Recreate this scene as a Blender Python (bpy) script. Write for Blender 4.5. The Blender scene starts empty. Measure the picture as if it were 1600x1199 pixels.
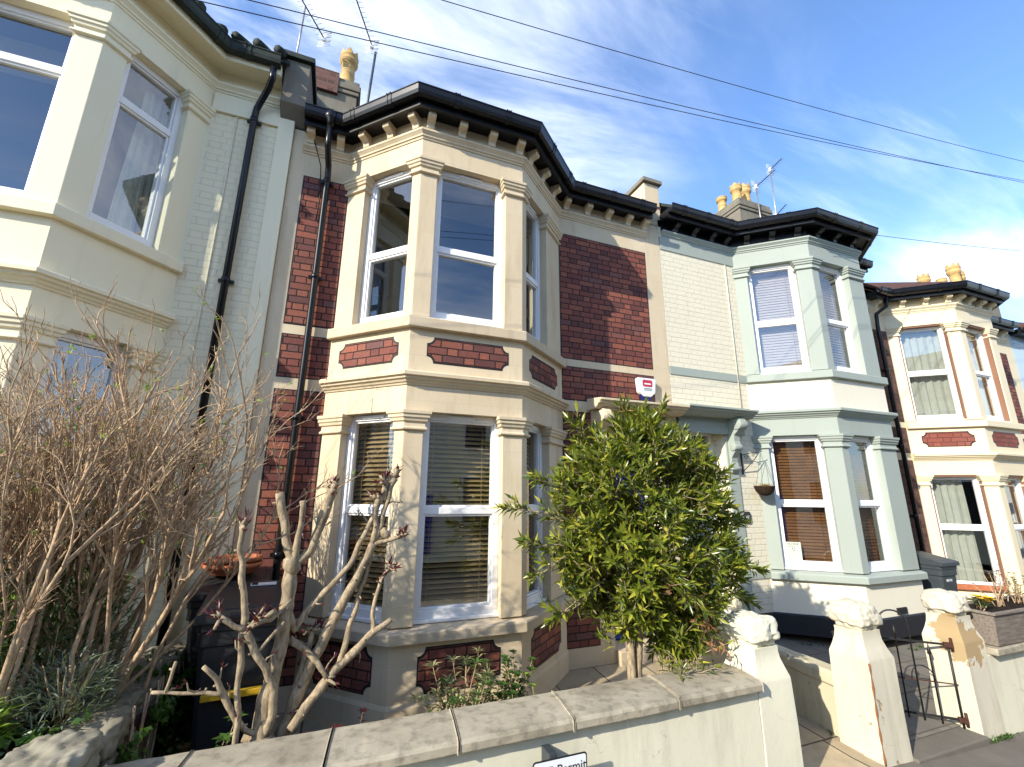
import bpy, math, random
from mathutils import Vector, Matrix, noise
R = math.radians
scene = bpy.context.scene
COL = scene.collection
random.seed(7)

# ------------------------------------------------------------------ helpers
def tag(o, label=None, cat=None, group=None, kind=None):
    if label: o['label'] = label
    if cat: o['category'] = cat
    if group: o['group'] = group
    if kind: o['kind'] = kind
    return o

def thing(name, label, cat, loc=(0, 0, 0), group=None, rz=0.0):
    o = bpy.data.objects.new(name, None); COL.objects.link(o)
    o.location = loc; o.rotation_euler = (0, 0, rz); o.empty_display_size = .1
    return tag(o, label, cat, group)

class MB:
    """collects shapes, builds ONE mesh object; uv in metres along each face"""
    def __init__(s): s.v = []; s.f = []; s.sm = []; s.mi = []
    def add(s, vs, fs, smooth=False, mi=0):
        b = len(s.v); s.v += [tuple(v) for v in vs]
        for f in fs: s.f.append(tuple(b+i for i in f)); s.sm.append(smooth); s.mi.append(mi)
        return s
    def box(s, x0, x1, y0, y1, z0, z1, mi=0):
        return s.add([(x0,y0,z0),(x1,y0,z0),(x1,y1,z0),(x0,y1,z0),(x0,y0,z1),(x1,y0,z1),(x1,y1,z1),(x0,y1,z1)],
            [(0,3,2,1),(4,5,6,7),(0,1,5,4),(1,2,6,5),(2,3,7,6),(3,0,4,7)], mi=mi)
    def hexa(s, p, mi=0):      # 8 points, bottom ring then top ring
        return s.add(p, [(0,3,2,1),(4,5,6,7),(0,1,5,4),(1,2,6,5),(2,3,7,6),(3,0,4,7)], mi=mi)
    def prism(s, poly, z0, z1, mi=0):
        n = len(poly)
        vs = [(x,y,z0) for x,y in poly]+[(x,y,z1) for x,y in poly]
        fs = [tuple(range(n-1,-1,-1)), tuple(range(n,2*n))]+[(i,(i+1)%n,n+(i+1)%n,n+i) for i in range(n)]
        return s.add(vs, fs, mi=mi)
    def extr(s, poly, o, ax, ay, az, d0, d1, mi=0):   # polygon (a,b) in axes ax,ay from origin o, pushed along az
        n = len(poly); o = Vector(o); ax = Vector(ax); ay = Vector(ay); az = Vector(az)
        vs = [o+ax*a+ay*b+az*d0 for a,b in poly]+[o+ax*a+ay*b+az*d1 for a,b in poly]
        fs = [tuple(range(n-1,-1,-1)), tuple(range(n,2*n))]+[(i,(i+1)%n,n+(i+1)%n,n+i) for i in range(n)]
        return s.add(vs, fs, mi=mi)
    def sweep(s, path, prof, smooth=False, mi=0):
        rings = [offset_ring(path, o) for o,_ in prof]
        n = len(path); m = len(prof)
        vs = []
        for i in range(n):
            for j in range(m): vs.append((rings[j][i][0], rings[j][i][1], prof[j][1]))
        fs = []
        for i in range(n-1):
            for j in range(m):
                k = (j+1) % m; fs.append((i*m+j, (i+1)*m+j, (i+1)*m+k, i*m+k))
        fs.append(tuple(range(m-1,-1,-1))); fs.append(tuple((n-1)*m+j for j in range(m)))
        return s.add(vs, fs, smooth, mi)
    def tube(s, pts, rad, n=7, smooth=True, cap=True, mi=0):
        pts = [Vector(p) for p in pts]
        if not isinstance(rad, (list, tuple)): rad = [rad]*len(pts)
        vs = []; ref = None
        for i, p in enumerate(pts):
            t = (pts[min(i+1,len(pts)-1)]-pts[max(i-1,0)])
            if t.length < 1e-9: t = Vector((0,0,1))
            t.normalize()
            if ref is None: ref = Vector((0,0,1)) if abs(t.z) < .9 else Vector((1,0,0))
            a = (ref - t*ref.dot(t))
            if a.length < 1e-6: a = t.orthogonal()
            a.normalize(); b = t.cross(a); ref = a
            for k in range(n):
                w = 2*math.pi*k/n; vs.append(p+(a*math.cos(w)+b*math.sin(w))*rad[i])
        fs = []
        for i in range(len(pts)-1):
            for k in range(n):
                fs.append((i*n+k, i*n+(k+1)%n, (i+1)*n+(k+1)%n, (i+1)*n+k))
        if cap and n > 2: fs.append(tuple(range(n-1,-1,-1))); fs.append(tuple((len(pts)-1)*n+k for k in range(n)))
        return s.add(vs, fs, smooth, mi)
    def lathe(s, prof, c, n=20, smooth=True, mi=0):   # prof (r,z) bottom to top
        vs = []; m = len(prof)
        for r, z in prof:
            for k in range(n):
                w = 2*math.pi*k/n; vs.append((c[0]+r*math.cos(w), c[1]+r*math.sin(w), c[2]+z))
        fs = [(i*n+k, i*n+(k+1)%n, (i+1)*n+(k+1)%n, (i+1)*n+k) for i in range(m-1) for k in range(n)]
        fs.append(tuple(range(n-1,-1,-1))); fs.append(tuple((m-1)*n+k for k in range(n)))
        return s.add(vs, fs, smooth, mi)
    def leaf(s, p, d, up, L, W, fold=.25, droop=.15, mi=0):
        p = Vector(p); d = Vector(d).normalized(); up = Vector(up)
        side = d.cross(up)
        if side.length < 1e-4: side = d.orthogonal()
        side.normalize(); nn = side.cross(d)
        m = p+d*L*.45; t = p+d*L-nn*L*droop
        l = m+side*W*.5+nn*W*fold; r = m-side*W*.5+nn*W*fold
        return s.add([p,l,t,r,m-nn*L*droop*.1], [(0,4,1),(1,4,2),(0,3,4),(4,3,2)], True, mi)
    def quad(s, a, b, c, d, mi=0): return s.add([a,b,c,d], [(0,1,2,3)], mi=mi)
    def build(s, name, mat, parent=None, bevel=0, loc=None, seg=2):
        me = bpy.data.meshes.new(name)
        me.from_pydata(s.v, [], s.f)
        me.validate(); me.update()
        me.polygons.foreach_set('use_smooth', s.sm[:len(me.polygons)])
        mats = mat if isinstance(mat, (list, tuple)) else [mat]
        for m in mats: me.materials.append(m)
        if len(mats) > 1: me.polygons.foreach_set('material_index', s.mi[:len(me.polygons)])
        uv = me.uv_layers.new(name='UVMap'); data = [0.0]*(2*len(me.loops))
        for p in me.polygons:
            n = p.normal
            if abs(n.z) < .85:
                h = math.hypot(n.x, n.y); tx, ty = -n.y/h, n.x/h
                for li in p.loop_indices:
                    c = me.vertices[me.loops[li].vertex_index].co
                    data[2*li] = c.x*tx+c.y*ty; data[2*li+1] = c.z
            else:
                for li in p.loop_indices:
                    c = me.vertices[me.loops[li].vertex_index].co
                    data[2*li] = c.x; data[2*li+1] = c.y
        uv.data.foreach_set('uv', data)
        o = bpy.data.objects.new(name, me); COL.objects.link(o)
        if parent is not None: o.parent = parent
        if loc: o.location = loc
        if bevel:
            b = o.modifiers.new('edges', 'BEVEL'); b.width = bevel; b.segments = seg; b.limit_method = 'ANGLE'; b.angle_limit = R(35)
            b.harden_normals = False
        return o

def offset_ring(path, o):
    """offset open polyline outward (for a path running +x, outward is -y)"""
    n = len(path); out = []
    nr = []
    for i in range(n-1):
        dx = path[i+1][0]-path[i][0]; dy = path[i+1][1]-path[i][1]; l = math.hypot(dx, dy); nr.append((dy/l, -dx/l))
    for i in range(n):
        a = nr[max(i-1,0)]; b = nr[min(i,n-2)]
        mx, my = a[0]+b[0], a[1]+b[1]; l2 = mx*mx+my*my
        k = 2*o/l2 if l2 > 1e-6 else o
        out.append((path[i][0]+mx*k, path[i][1]+my*k))
    return out

class Face:
    """local frame of a wall face: s along the face, t inward, z up"""
    def __init__(s, a, b):
        s.a = Vector((a[0],a[1],0)); d = Vector((b[0]-a[0], b[1]-a[1], 0)); s.L = d.length; s.d = d.normalized()
        s.n = Vector((-s.d.y, s.d.x, 0))      # inward
    def p(s, u, t, z): q = s.a+s.d*u+s.n*t; return (q.x, q.y, z)
    def box(s, mb, s0, s1, t0, t1, z0, z1, mi=0):
        mb.hexa([s.p(s0,t0,z0),s.p(s1,t0,z0),s.p(s1,t1,z0),s.p(s0,t1,z0),s.p(s0,t0,z1),s.p(s1,t0,z1),s.p(s1,t1,z1),s.p(s0,t1,z1)], mi)

def text_obj(name, txt, size, origin, xdir, ydir, mat, parent, ext=.001, align='LEFT'):
    c = bpy.data.curves.new('txt', 'FONT'); c.body = txt; c.size = size; c.extrude = ext; c.align_x = align
    o = bpy.data.objects.new('txt', c); COL.objects.link(o)
    bpy.context.view_layer.update()
    me = bpy.data.meshes.new_from_object(o.evaluated_get(bpy.context.evaluated_depsgraph_get()))
    bpy.data.objects.remove(o)
    x = Vector(xdir).normalized(); y = Vector(ydir).normalized(); z = x.cross(y)
    M = Matrix((x, y, z)).transposed().to_4x4(); M.translation = Vector(origin)
    me.transform(M); me.materials.clear(); me.materials.append(mat); me.name = name
    r = bpy.data.objects.new(name, me); COL.objects.link(r); r.parent = parent
    return r

# ------------------------------------------------------------------ materials
class NT:
    def __init__(s, m): s.t = m.node_tree; s.n = s.t.nodes; s.l = s.t.links
    def node(s, typ, **k):
        n = s.n.new(typ)
        for a, b in k.items(): setattr(n, a, b)
        return n
    def put(s, sock, v):
        if isinstance(v, bpy.types.NodeSocket): s.l.new(v, sock)
        elif v is not None: sock.default_value = v
    def m(s, op, a, b=None, c=None, clamp=False):
        n = s.node('ShaderNodeMath', operation=op, use_clamp=clamp); s.put(n.inputs[0], a)
        if b is not None: s.put(n.inputs[1], b)
        if c is not None: s.put(n.inputs[2], c)
        return n.outputs[0]
    def noise(s, vec, scale, detail=3, rough=.55, dist=0.0, col=False):
        n = s.node('ShaderNodeTexNoise'); s.put(n.inputs['Vector'], vec); n.inputs['Scale'].default_value = scale
        n.inputs['Detail'].default_value = detail; n.inputs['Roughness'].default_value = rough; n.inputs['Distortion'].default_value = dist
        return n.outputs['Color' if col else 'Fac']
    def rng(s, v, a, b, c=0.0, d=1.0, smooth=False):
        n = s.node('ShaderNodeMapRange', clamp=True)
        if smooth: n.interpolation_type = 'SMOOTHSTEP'
        s.put(n.inputs[0], v)
        for i, q in enumerate((a,b,c,d)): n.inputs[i+1].default_value = q
        return n.outputs[0]
    def mix(s, f, a, b, mode='MIX'):
        n = s.node('ShaderNodeMix', data_type='RGBA', blend_type=mode); s.put(n.inputs[0], f)
        for sk, v in ((n.inputs[6], a), (n.inputs[7], b)):
            if isinstance(v, bpy.types.NodeSocket): s.l.new(v, sk)
            else: sk.default_value = (v[0], v[1], v[2], 1)
        return n.outputs[2]
    def scale(s, vec, x, y, z):
        n = s.node('ShaderNodeVectorMath', operation='MULTIPLY'); s.put(n.inputs[0], vec); n.inputs[1].default_value = (x,y,z); return n.outputs[0]
    def bump(s, h, strength=.3, dist=.01, prev=None):
        n = s.node('ShaderNodeBump'); s.put(n.inputs['Height'], h); n.inputs['Strength'].default_value = strength; n.inputs['Distance'].default_value = dist
        if prev is not None: s.l.new(prev, n.inputs['Normal'])
        return n.outputs[0]

def new_mat(name):
    m = bpy.data.materials.new(name); m.use_nodes = True
    t = NT(m); b = t.n['Principled BSDF']
    tc = t.node('ShaderNodeTexCoord')
    return m, t, b, tc
def fin(t, b, col, rough=.8, normal=None, spec=.3, metal=0):
    if isinstance(col, bpy.types.NodeSocket): t.l.new(col, b.inputs['Base Color'])
    else: b.inputs['Base Color'].default_value = (*col, 1)
    t.put(b.inputs['Roughness'], rough); b.inputs['Specular IOR Level'].default_value = spec; b.inputs['Metallic'].default_value = metal
    if normal is not None: t.l.new(normal, b.inputs['Normal'])

def brick_pat(t, uv, L=.3375, h=.078, mw=.012, sub=2/3., wob=.005, rowshift=.5):
    """flemish style rows: returns (brick mask 0..1 sharp edged, random per brick, second random)"""
    wn = t.noise(uv, 14, 2, col=True)
    off = t.node('ShaderNodeVectorMath', operation='MULTIPLY_ADD'); t.l.new(wn, off.inputs[0]); off.inputs[1].default_value = (wob*2,)*3; off.inputs[2].default_value = (-wob,)*3
    ad = t.node('ShaderNodeVectorMath', operation='ADD'); t.l.new(uv, ad.inputs[0]); t.l.new(off.outputs[0], ad.inputs[1])
    sp = t.node('ShaderNodeSeparateXYZ'); t.l.new(ad.outputs[0], sp.inputs[0])
    v = t.m('DIVIDE', sp.outputs[1], h); row = t.m('FLOOR', v); fv = t.m('SUBTRACT', v, row)
    ju = t.node('ShaderNodeTexWhiteNoise', noise_dimensions='1D'); t.l.new(row, ju.inputs['W'])
    u = t.m('ADD', t.m('DIVIDE', sp.outputs[0], L), t.m('ADD', t.m('MULTIPLY', row, rowshift), t.m('MULTIPLY', ju.outputs['Value'], .12)))
    i = t.m('FLOOR', u); fu = t.m('SUBTRACT', u, i)
    hd = t.m('GREATER_THAN', fu, sub)
    d1 = t.m('MINIMUM', fu, t.m('SUBTRACT', 1.0, fu)); d2 = t.m('ABSOLUTE', t.m('SUBTRACT', fu, sub))
    du = t.m('MULTIPLY', t.m('MINIMUM', d1, d2), L)
    dv = t.m('MULTIPLY', t.m('MINIMUM', fv, t.m('SUBTRACT', 1.0, fv)), h)
    dist = t.m('MINIMUM', du, dv)
    mask = t.rng(dist, mw*.35, mw*.65)
    cm = t.node('ShaderNodeCombineXYZ'); t.l.new(t.m('ADD', t.m('MULTIPLY', i, 2.0), hd), cm.inputs[0]); t.l.new(row, cm.inputs[1])
    wh = t.node('ShaderNodeTexWhiteNoise', noise_dimensions='2D'); t.l.new(cm.outputs[0], wh.inputs['Vector'])
    return mask, wh.outputs['Value'], dist

def ramp(t, fac, stops):
    n = t.node('ShaderNodeValToRGB'); e = n.color_ramp.elements
    while len(e) < len(stops): e.new(.5)
    for q, (p, c) in zip(e, stops): q.position = p; q.color = (*c, 1)
    t.l.new(fac, n.inputs[0]); return n.outputs[0]

def mat_brick(name, stops, mortar):
    m, t, b, tc = new_mat(name); uv = tc.outputs['UV']
    mask, rnd, dist = brick_pat(t, uv)
    c = ramp(t, rnd, stops)
    c = t.mix(t.rng(t.noise(tc.outputs['Object'], 60, 4, .7), .3, .75), c, t.mix(1.0, c, (.55,.5,.5), 'MULTIPLY'))
    c = t.mix(t.rng(t.noise(tc.outputs['Object'], 2.2, 3), .45, .75, 0, .35), c, (.15,.085,.07))
    col = t.mix(mask, mortar, c)
    h = t.m('ADD', mask, t.m('MULTIPLY', t.noise(tc.outputs['Object'], 90, 4, .7), .25))
    fin(t, b, col, .78, t.bump(h, .6, .006), .25)
    return m
REDS = [(0,(.13,.050,.046)),(.3,(.215,.070,.052)),(.6,(.28,.092,.062)),(.85,(.34,.115,.070)),(1,(.15,.075,.072))]
M_brick = mat_brick('red_brick', REDS, (.022,.013,.011))
M_brick_dk = mat_brick('old_brick', [(0,(.09,.04,.03)),(.5,(.15,.06,.045)),(1,(.2,.09,.07))], (.10,.085,.07))

def mat_stone(name, base, stain, amt=.5, joints=True, rough=.82, grit=1.0):
    m, t, b, tc = new_mat(name); ob = tc.outputs['Object']
    n1 = t.noise(ob, 1.3, 4, .6); n2 = t.noise(t.scale(ob, 3, 3, .5), 2.4, 4, .6); n3 = t.noise(ob, 45, 5, .7)
    c = t.mix(t.rng(n1, .35, .7, 0, amt), base, stain)
    c = t.mix(t.rng(n2, .52, .74, 0, amt*.8), c, tuple(x*.72 for x in stain))
    c = t.mix(t.rng(n3, .3, .75, 0, .22), c, tuple(x*.6 for x in base))
    h = t.m('MULTIPLY', n3, .5*grit)
    if joints:
        mask, rnd, dist = brick_pat(t, tc.outputs['UV'], L=1.13, h=.455, mw=.006, sub=.47, wob=.002)
        c = t.mix(t.m('MULTIPLY', t.m('SUBTRACT', 1.0, mask), .16), c, tuple(x*.55 for x in stain))
        c = t.mix(t.m('MULTIPLY', rnd, .28), c, stain)
        h = t.m('ADD', h, t.m('MULTIPLY', mask, .25))
    fin(t, b, c, rough, t.bump(h, .25, .006), .2)
    return m
M_stone = mat_stone('bath_stone', (.67,.565,.395), (.55,.42,.26), .6)
M_stone_sill = mat_stone('bath_stone_sill', (.58,.48,.34), (.48,.37,.23), .6, False)
M_gstone = mat_stone('grey_stone', (.22,.20,.155), (.13,.11,.08), .8, False, .9, 1.6)

def mat_paint(name, base, dirt=(.4,.36,.27), amt=.25, brick=0, rough=.6, streak=.3, lump=.15):
    m, t, b, tc = new_mat(name); ob = tc.outputs['Object']
    n1 = t.noise(ob, 1.1, 4, .6); n2 = t.noise(t.scale(ob, 6, 6, .6), 1.5, 5, .62); n3 = t.noise(ob, 28, 4, .6)
    c = t.mix(t.rng(n1, .4, .75, 0, amt), base, tuple(x*y for x, y in zip(base, (.86,.86,.82))))
    c = t.mix(t.rng(n2, .56, .8, 0, streak), c, dirt)
    h = t.m('MULTIPLY', n3, lump)
    nb = None
    if brick:
        mask, rnd, dist = brick_pat(t, tc.outputs['UV'], mw=.012, wob=.004)
        h = t.m('ADD', h, t.m('MULTIPLY', mask, brick))
        h = t.m('ADD', h, t.m('MULTIPLY', rnd, brick*.35))
        c = t.mix(t.m('MULTIPLY', t.m('SUBTRACT', 1.0, mask), .22), c, tuple(x*.55 for x in base))
    fin(t, b, c, rough, t.bump(h, .5, .010), .3)
    return m
M_cream = mat_paint('cream_paint', (.83,.745,.52), (.50,.45,.30), .3)
M_cream_brick = mat_paint('cream_painted_brick', (.84,.73,.49), (.5,.47,.36), .3, .55)
M_green = mat_paint('sage_paint', (.325,.36,.315), (.24,.255,.225), .35)
M_white_brick = mat_paint('offwhite_painted_brick', (.72,.66,.50), (.55,.5,.4), .25, .9)
M_ivory = mat_paint('ivory_render', (.76,.70,.55), (.55,.5,.4), .2)
M_cream2 = mat_paint('warm_cream_paint', (.72,.62,.42), (.45,.38,.28), .35)
M_blue = mat_paint('pale_blue_paint', (.50,.62,.70), (.4,.45,.48), .3)
M_blackp = mat_paint('black_bitumen', (.018,.018,.022), (.03,.03,.03), .2, 0, .55)
M_terrac = mat_paint('terracotta_paint', (.22,.11,.065), (.16,.09,.06), .3)

def mat_simple(name, col, rough=.5, spec=.5, metal=0, nz=.12, sc=20, bumpd=0):
    m, t, b, tc = new_mat(name)
    n = t.noise(tc.outputs['Object'], sc, 4, .6)
    c = t.mix(t.rng(n, .3, .75, 0, 1), col, tuple(x*(1-nz*2.2) for x in col))
    rg = t.rng(t.noise(tc.outputs['Object'], sc*.15, 2), .3, .7, max(.02, rough-.04), min(1, rough+.05))
    fin(t, b, c, rg, t.bump(n, .3, bumpd) if bumpd else None, spec, metal)
    return m
M_gutter = mat_simple('black_gutter', (.006,.006,.007), .30, .32)
M_soffit = mat_simple('black_soffit', (.006,.006,.007), .4, .4)
M_upvc = mat_simple('white_frame', (.80,.79,.77), .38, .4, 0, .01)
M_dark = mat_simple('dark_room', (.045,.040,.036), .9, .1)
M_slat = mat_simple('blind_wood', (.46,.31,.14), .4, .5, 0, .15, 8)
M_slat_br = mat_simple('brown_blind_wood', (.23,.095,.025), .4, .4, 0, .2, 8)
M_slat_pale = mat_simple('pale_blind', (.50,.41,.36), .5, .4, 0, .06, 8)
M_curtain = mat_simple('curtain_cloth', (.50,.49,.41), .9, .1, 0, .08, 12)
M_tile = mat_simple('roof_tile', (.11,.055,.04), .8, .2, 0, .25, 12, .004)
M_slate = mat_simple('dark_tile', (.035,.045,.035), .7, .3, 0, .3, 9, .004)
M_pot = mat_simple('buff_clay', (.56,.36,.14), .75, .25, 0, .18, 9, .003)
M_terra = mat_simple('terracotta', (.48,.16,.07), .7, .3, 0, .2, 14, .002)
M_bin = mat_simple('black_plastic', (.030,.031,.033), .36, .5, 0, .15, 30)
M_bin_g = mat_simple('grey_plastic', (.045,.055,.06), .45, .4, 0, .12, 30)
M_teal = mat_simple('teal_plastic', (.01,.10,.10), .4, .5)
M_iron = mat_simple('black_iron', (.012,.012,.013), .5, .5, 0, .3, 40, .001)
M_rust = mat_simple('rust', (.075,.028,.018), .8, .3, 0, .3, 40, .002)
M_alu = mat_simple('grey_alloy', (.42,.40,.38), .4, .5, .7, .2, 30)
M_bluedoor = mat_simple('blue_gloss_paint', (.015,.045,.33), .3, .5, 0, .05)
M_white = mat_simple('white_plastic', (.78,.80,.80), .35, .5, 0, .03)
M_navy = mat_simple('navy_plastic', (.01,.015,.12), .35, .5)
M_red = mat_simple('red_print', (.55,.03,.06), .5, .4)
M_ink = mat_simple('black_ink', (.02,.02,.022), .5, .3)
M_greyink = mat_simple('grey_ink', (.30,.33,.34), .5, .3)
M_paper = mat_simple('paper', (.52,.55,.46), .6, .3, 0, .03)
M_signblue = mat_simple('sign_blue', (.006,.035,.45), .35, .5)
M_wire = mat_simple('wire_black', (.012,.012,.014), .6, .3)
M_yellow = mat_simple('yellow_plastic', (.60,.36,.02), .45, .4)
M_wicker = mat_simple('wicker', (.06,.035,.02), .9, .2, 0, .5, 60, .004)
M_soil = mat_simple('soil', (.035,.024,.016), 1, .1, 0, .4, 25, .02)
M_timber = mat_simple('weathered_timber', (.22,.19,.16), .85, .2, 0, .3, 9, .003)
M_lead = mat_simple('lead_flashing', (.20,.21,.23), .55, .4, .3, .2, 8)

def mat_wood_grain(name, a, bcol):
    m, t, b, tc = new_mat(name)
    n = t.noise(t.scale(tc.outputs['Object'], 2, 18, 18), 3, 5, .65)
    fin(t, b, t.mix(t.rng(n, .3, .7), a, bcol), .85, t.bump(n, .5, .004), .2); return m
M_planter = mat_wood_grain('planter_wood', (.26,.22,.18), (.12,.095,.075))

def mat_glass():
    m = bpy.data.materials.new('window_glass'); m.use_nodes = True
    t = NT(m); t.n.clear()
    o = t.node('ShaderNodeOutputMaterial'); mx = t.node('ShaderNodeMixShader')
    tr = t.node('ShaderNodeBsdfTransparent'); tr.inputs[0].default_value = (.80,.84,.84,1)
    gl = t.node('ShaderNodeBsdfGlossy'); gl.inputs['Roughness'].default_value = .0; gl.inputs[0].default_value = (1,1,1,1)
    g = t.node('ShaderNodeNewGeometry'); dt = t.node('ShaderNodeVectorMath', operation='DOT_PRODUCT')
    t.l.new(g.outputs['Incoming'], dt.inputs[0]); t.l.new(g.outputs['Normal'], dt.inputs[1])
    sch = t.m('POWER', t.m('SUBTRACT', 1.0, t.m('ABSOLUTE', dt.outputs['Value'])), 5.0)
    tc = t.node('ShaderNodeTexCoord')
    bp = t.bump(t.noise(tc.outputs['Object'], 1.6, 1), .05, .02)
    t.l.new(bp, gl.inputs['Normal'])
    t.l.new(t.m('ADD', t.m('MULTIPLY', sch, .84), .16), mx.inputs[0]); t.l.new(tr.outputs[0], mx.inputs[1]); t.l.new(gl.outputs[0], mx.inputs[2])
    t.l.new(mx.outputs[0], o.inputs[0]); return m
M_glass = mat_glass()

def mat_leaf(name, a, bcol, c=None, rough=.35, trans=.25):
    m, t, b, tc = new_mat(name)
    g = t.node('ShaderNodeNewGeometry')
    rnd = g.outputs['Random Per Island']
    stops = [(0,a),(.75,bcol)] + ([(1,c)] if c else [])
    col = ramp(t, rnd, stops)
    fin(t, b, col, rough, None, .5)
    # thin leaf: part of the light comes through
    tl = t.node('ShaderNodeBsdfTranslucent'); t.l.new(t.mix(1.0, col, (1.6,1.7,.6), 'MULTIPLY'), tl.inputs[0])
    mx = t.node('ShaderNodeMixShader'); mx.inputs[0].default_value = trans
    o = t.n['Material Output']; t.l.new(b.outputs[0], mx.inputs[1]); t.l.new(tl.outputs[0], mx.inputs[2]); t.l.new(mx.outputs[0], o.inputs[0])
    return m
M_leaf = mat_leaf('evergreen_leaf', (.055,.085,.010), (.18,.21,.020), (.38,.35,.05), .30, .20)
M_leaf_dry = mat_leaf('dry_leaf', (.30,.13,.06), (.42,.22,.12))
M_leaf_red = mat_leaf('red_bud', (.05,.008,.012), (.10,.02,.022))
M_leaf_ivy = mat_leaf('ivy_leaf', (.03,.07,.012), (.07,.14,.025))
M_leaf_sil = mat_leaf('silver_leaf', (.12,.15,.10), (.26,.30,.24))
M_leaf_var = mat_leaf('variegated_leaf', (.05,.07,.02), (.36,.34,.17))
M_leaf_lime = mat_leaf('lime_leaf', (.10,.19,.02), (.26,.36,.05))
M_petal = mat_simple('yellow_petal', (.8,.52,.02), .6, .2)
M_petal_p = mat_simple('purple_petal', (.16,.03,.16), .6, .2)

def mat_bark(name, a, bcol):
    m, t, b, tc = new_mat(name); ob = tc.outputs['Object']
    n = t.noise(t.scale(ob, 1, 1, .35), 55, 5, .7); k = t.noise(ob, 9, 3)
    c = t.mix(t.rng(n, .35, .7), a, bcol); c = t.mix(t.rng(k, .5, .72, 0, .75), c, tuple(x*.42 for x in a))
    fin(t, b, c, .85, t.bump(n, .6, .006), .2); return m
M_bark = mat_bark('pale_bark', (.44,.345,.22), (.13,.095,.06))
M_twig = mat_bark('twig_bark', (.56,.41,.25), (.26,.155,.09))

def mat_patch(name, paint, under, cut=.6, sc=3.0, dirt=(.3,.27,.2), spot=None):
    """old masonry paint flaked off in patches"""
    m, t, b, tc = new_mat(name); ob = tc.outputs['Object']
    n = t.noise(ob, sc, 5, .62, .3); n2 = t.noise(t.scale(ob, 5, 5, .8), 1.6, 5, .65); n3 = t.noise(ob, 40, 4, .7)
    if spot:
        dn = t.node('ShaderNodeVectorMath', operation='DISTANCE'); t.l.new(ob, dn.inputs[0]); dn.inputs[1].default_value = spot
        n = t.m('ADD', n, t.rng(dn.outputs['Value'], .08, .34, .22, -.08))
    f = t.rng(n, cut, cut+.02)
    p = t.mix(t.rng(n2, .5, .75, 0, .5), paint, dirt)
    p = t.mix(t.rng(t.noise(ob, 1.2, 4, .6), .4, .8, 0, .4), p, tuple(x*.75 for x in paint))
    cr = t.node('ShaderNodeTexVoronoi', feature='DISTANCE_TO_EDGE'); wv = t.node('ShaderNodeVectorMath', operation='MULTIPLY_ADD'); t.l.new(t.noise(ob, 6, 4, col=True), wv.inputs[0]); wv.inputs[1].default_value = (.35,)*3; t.l.new(ob, wv.inputs[2]); t.l.new(wv.outputs[0], cr.inputs['Vector']); cr.inputs['Scale'].default_value = 1.1
    p = t.mix(t.m('MULTIPLY', t.rng(cr.outputs['Distance'], .0, .0035, .55, 0), t.rng(t.noise(ob, .9, 2), .50, .56)), p, tuple(x*.4 for x in paint))
    c = t.mix(f, p, under)
    h = t.m('ADD', t.m('MULTIPLY', n3, .35), t.m('MULTIPLY', f, -1.0))
    h = t.m('ADD', h, t.m('MULTIPLY', t.noise(ob, 9, 3), .5))
    fin(t, b, c, .75, t.bump(h, .5, .008), .25); return m
M_wallpaint = mat_patch('pale_green_render', (.66,.63,.48), (.52,.52,.42), .70, 1.6, (.42,.38,.28))
M_flaky = mat_patch('flaking_white_paint', (.58,.53,.41), (.36,.26,.135), .60, 3.0, spot=(5.16,-2.12,.97))
M_flaky2 = mat_patch('flaking_old_paint', (.58,.53,.405), (.34,.25,.14), .66, 3.4)
M_party = mat_patch('mossy_render', (.50,.45,.31), (.24,.20,.13), .60, 3.6, (.13,.12,.06))

def mat_coping():
    m, t, b, tc = new_mat('coping_concrete'); ob = tc.outputs['Object']
    n1 = t.noise(ob, 2.3, 5, .65); n3 = t.noise(ob, 80, 5, .75); n4 = t.noise(ob, 14, 4, .6)
    c = t.mix(t.rng(n1, .35, .7), (.42,.37,.275), (.25,.215,.155))
    c = t.mix(t.rng(n4, .48, .66, 0, .55), c, (.13,.112,.08))
    c = t.mix(t.rng(n3, .5, .8, 0, .35), c, (.42,.38,.3))
    g = t.node('ShaderNodeNewGeometry'); sp = t.node('ShaderNodeSeparateXYZ'); t.l.new(g.outputs['Normal'], sp.inputs[0])
    fin(t, b, c, .92, t.bump(t.m('ADD', n3, n4), .35, .004), .15); return m
M_coping = mat_coping()

def mat_slabs(name, a, bcol, L=.6, h=.6, joint=(.10,.085,.06)):
    m, t, b, tc = new_mat(name); ob = tc.outputs['Object']
    mask, rnd, dist = brick_pat(t, tc.outputs['UV'], L=L*2, h=h, mw=.016, sub=.5, wob=.004)
    c = t.mix(rnd, a, bcol); c = t.mix(t.rng(t.noise(ob, 6, 5, .65), .4, .75, 0, .5), c, tuple(x*.6 for x in bcol))
    c = t.mix(mask, joint, c)
    hh = t.m('ADD', mask, t.m('MULTIPLY', t.noise(ob, 50, 4, .7), .3))
    fin(t, b, c, .85, t.bump(hh, .5, .008), .2); return m
M_paving = mat_slabs('garden_slabs', (.46,.37,.24), (.36,.29,.19))
M_slabs_gr = mat_slabs('grey_slabs', (.20,.18,.15), (.15,.135,.115), .5, .5)

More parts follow.
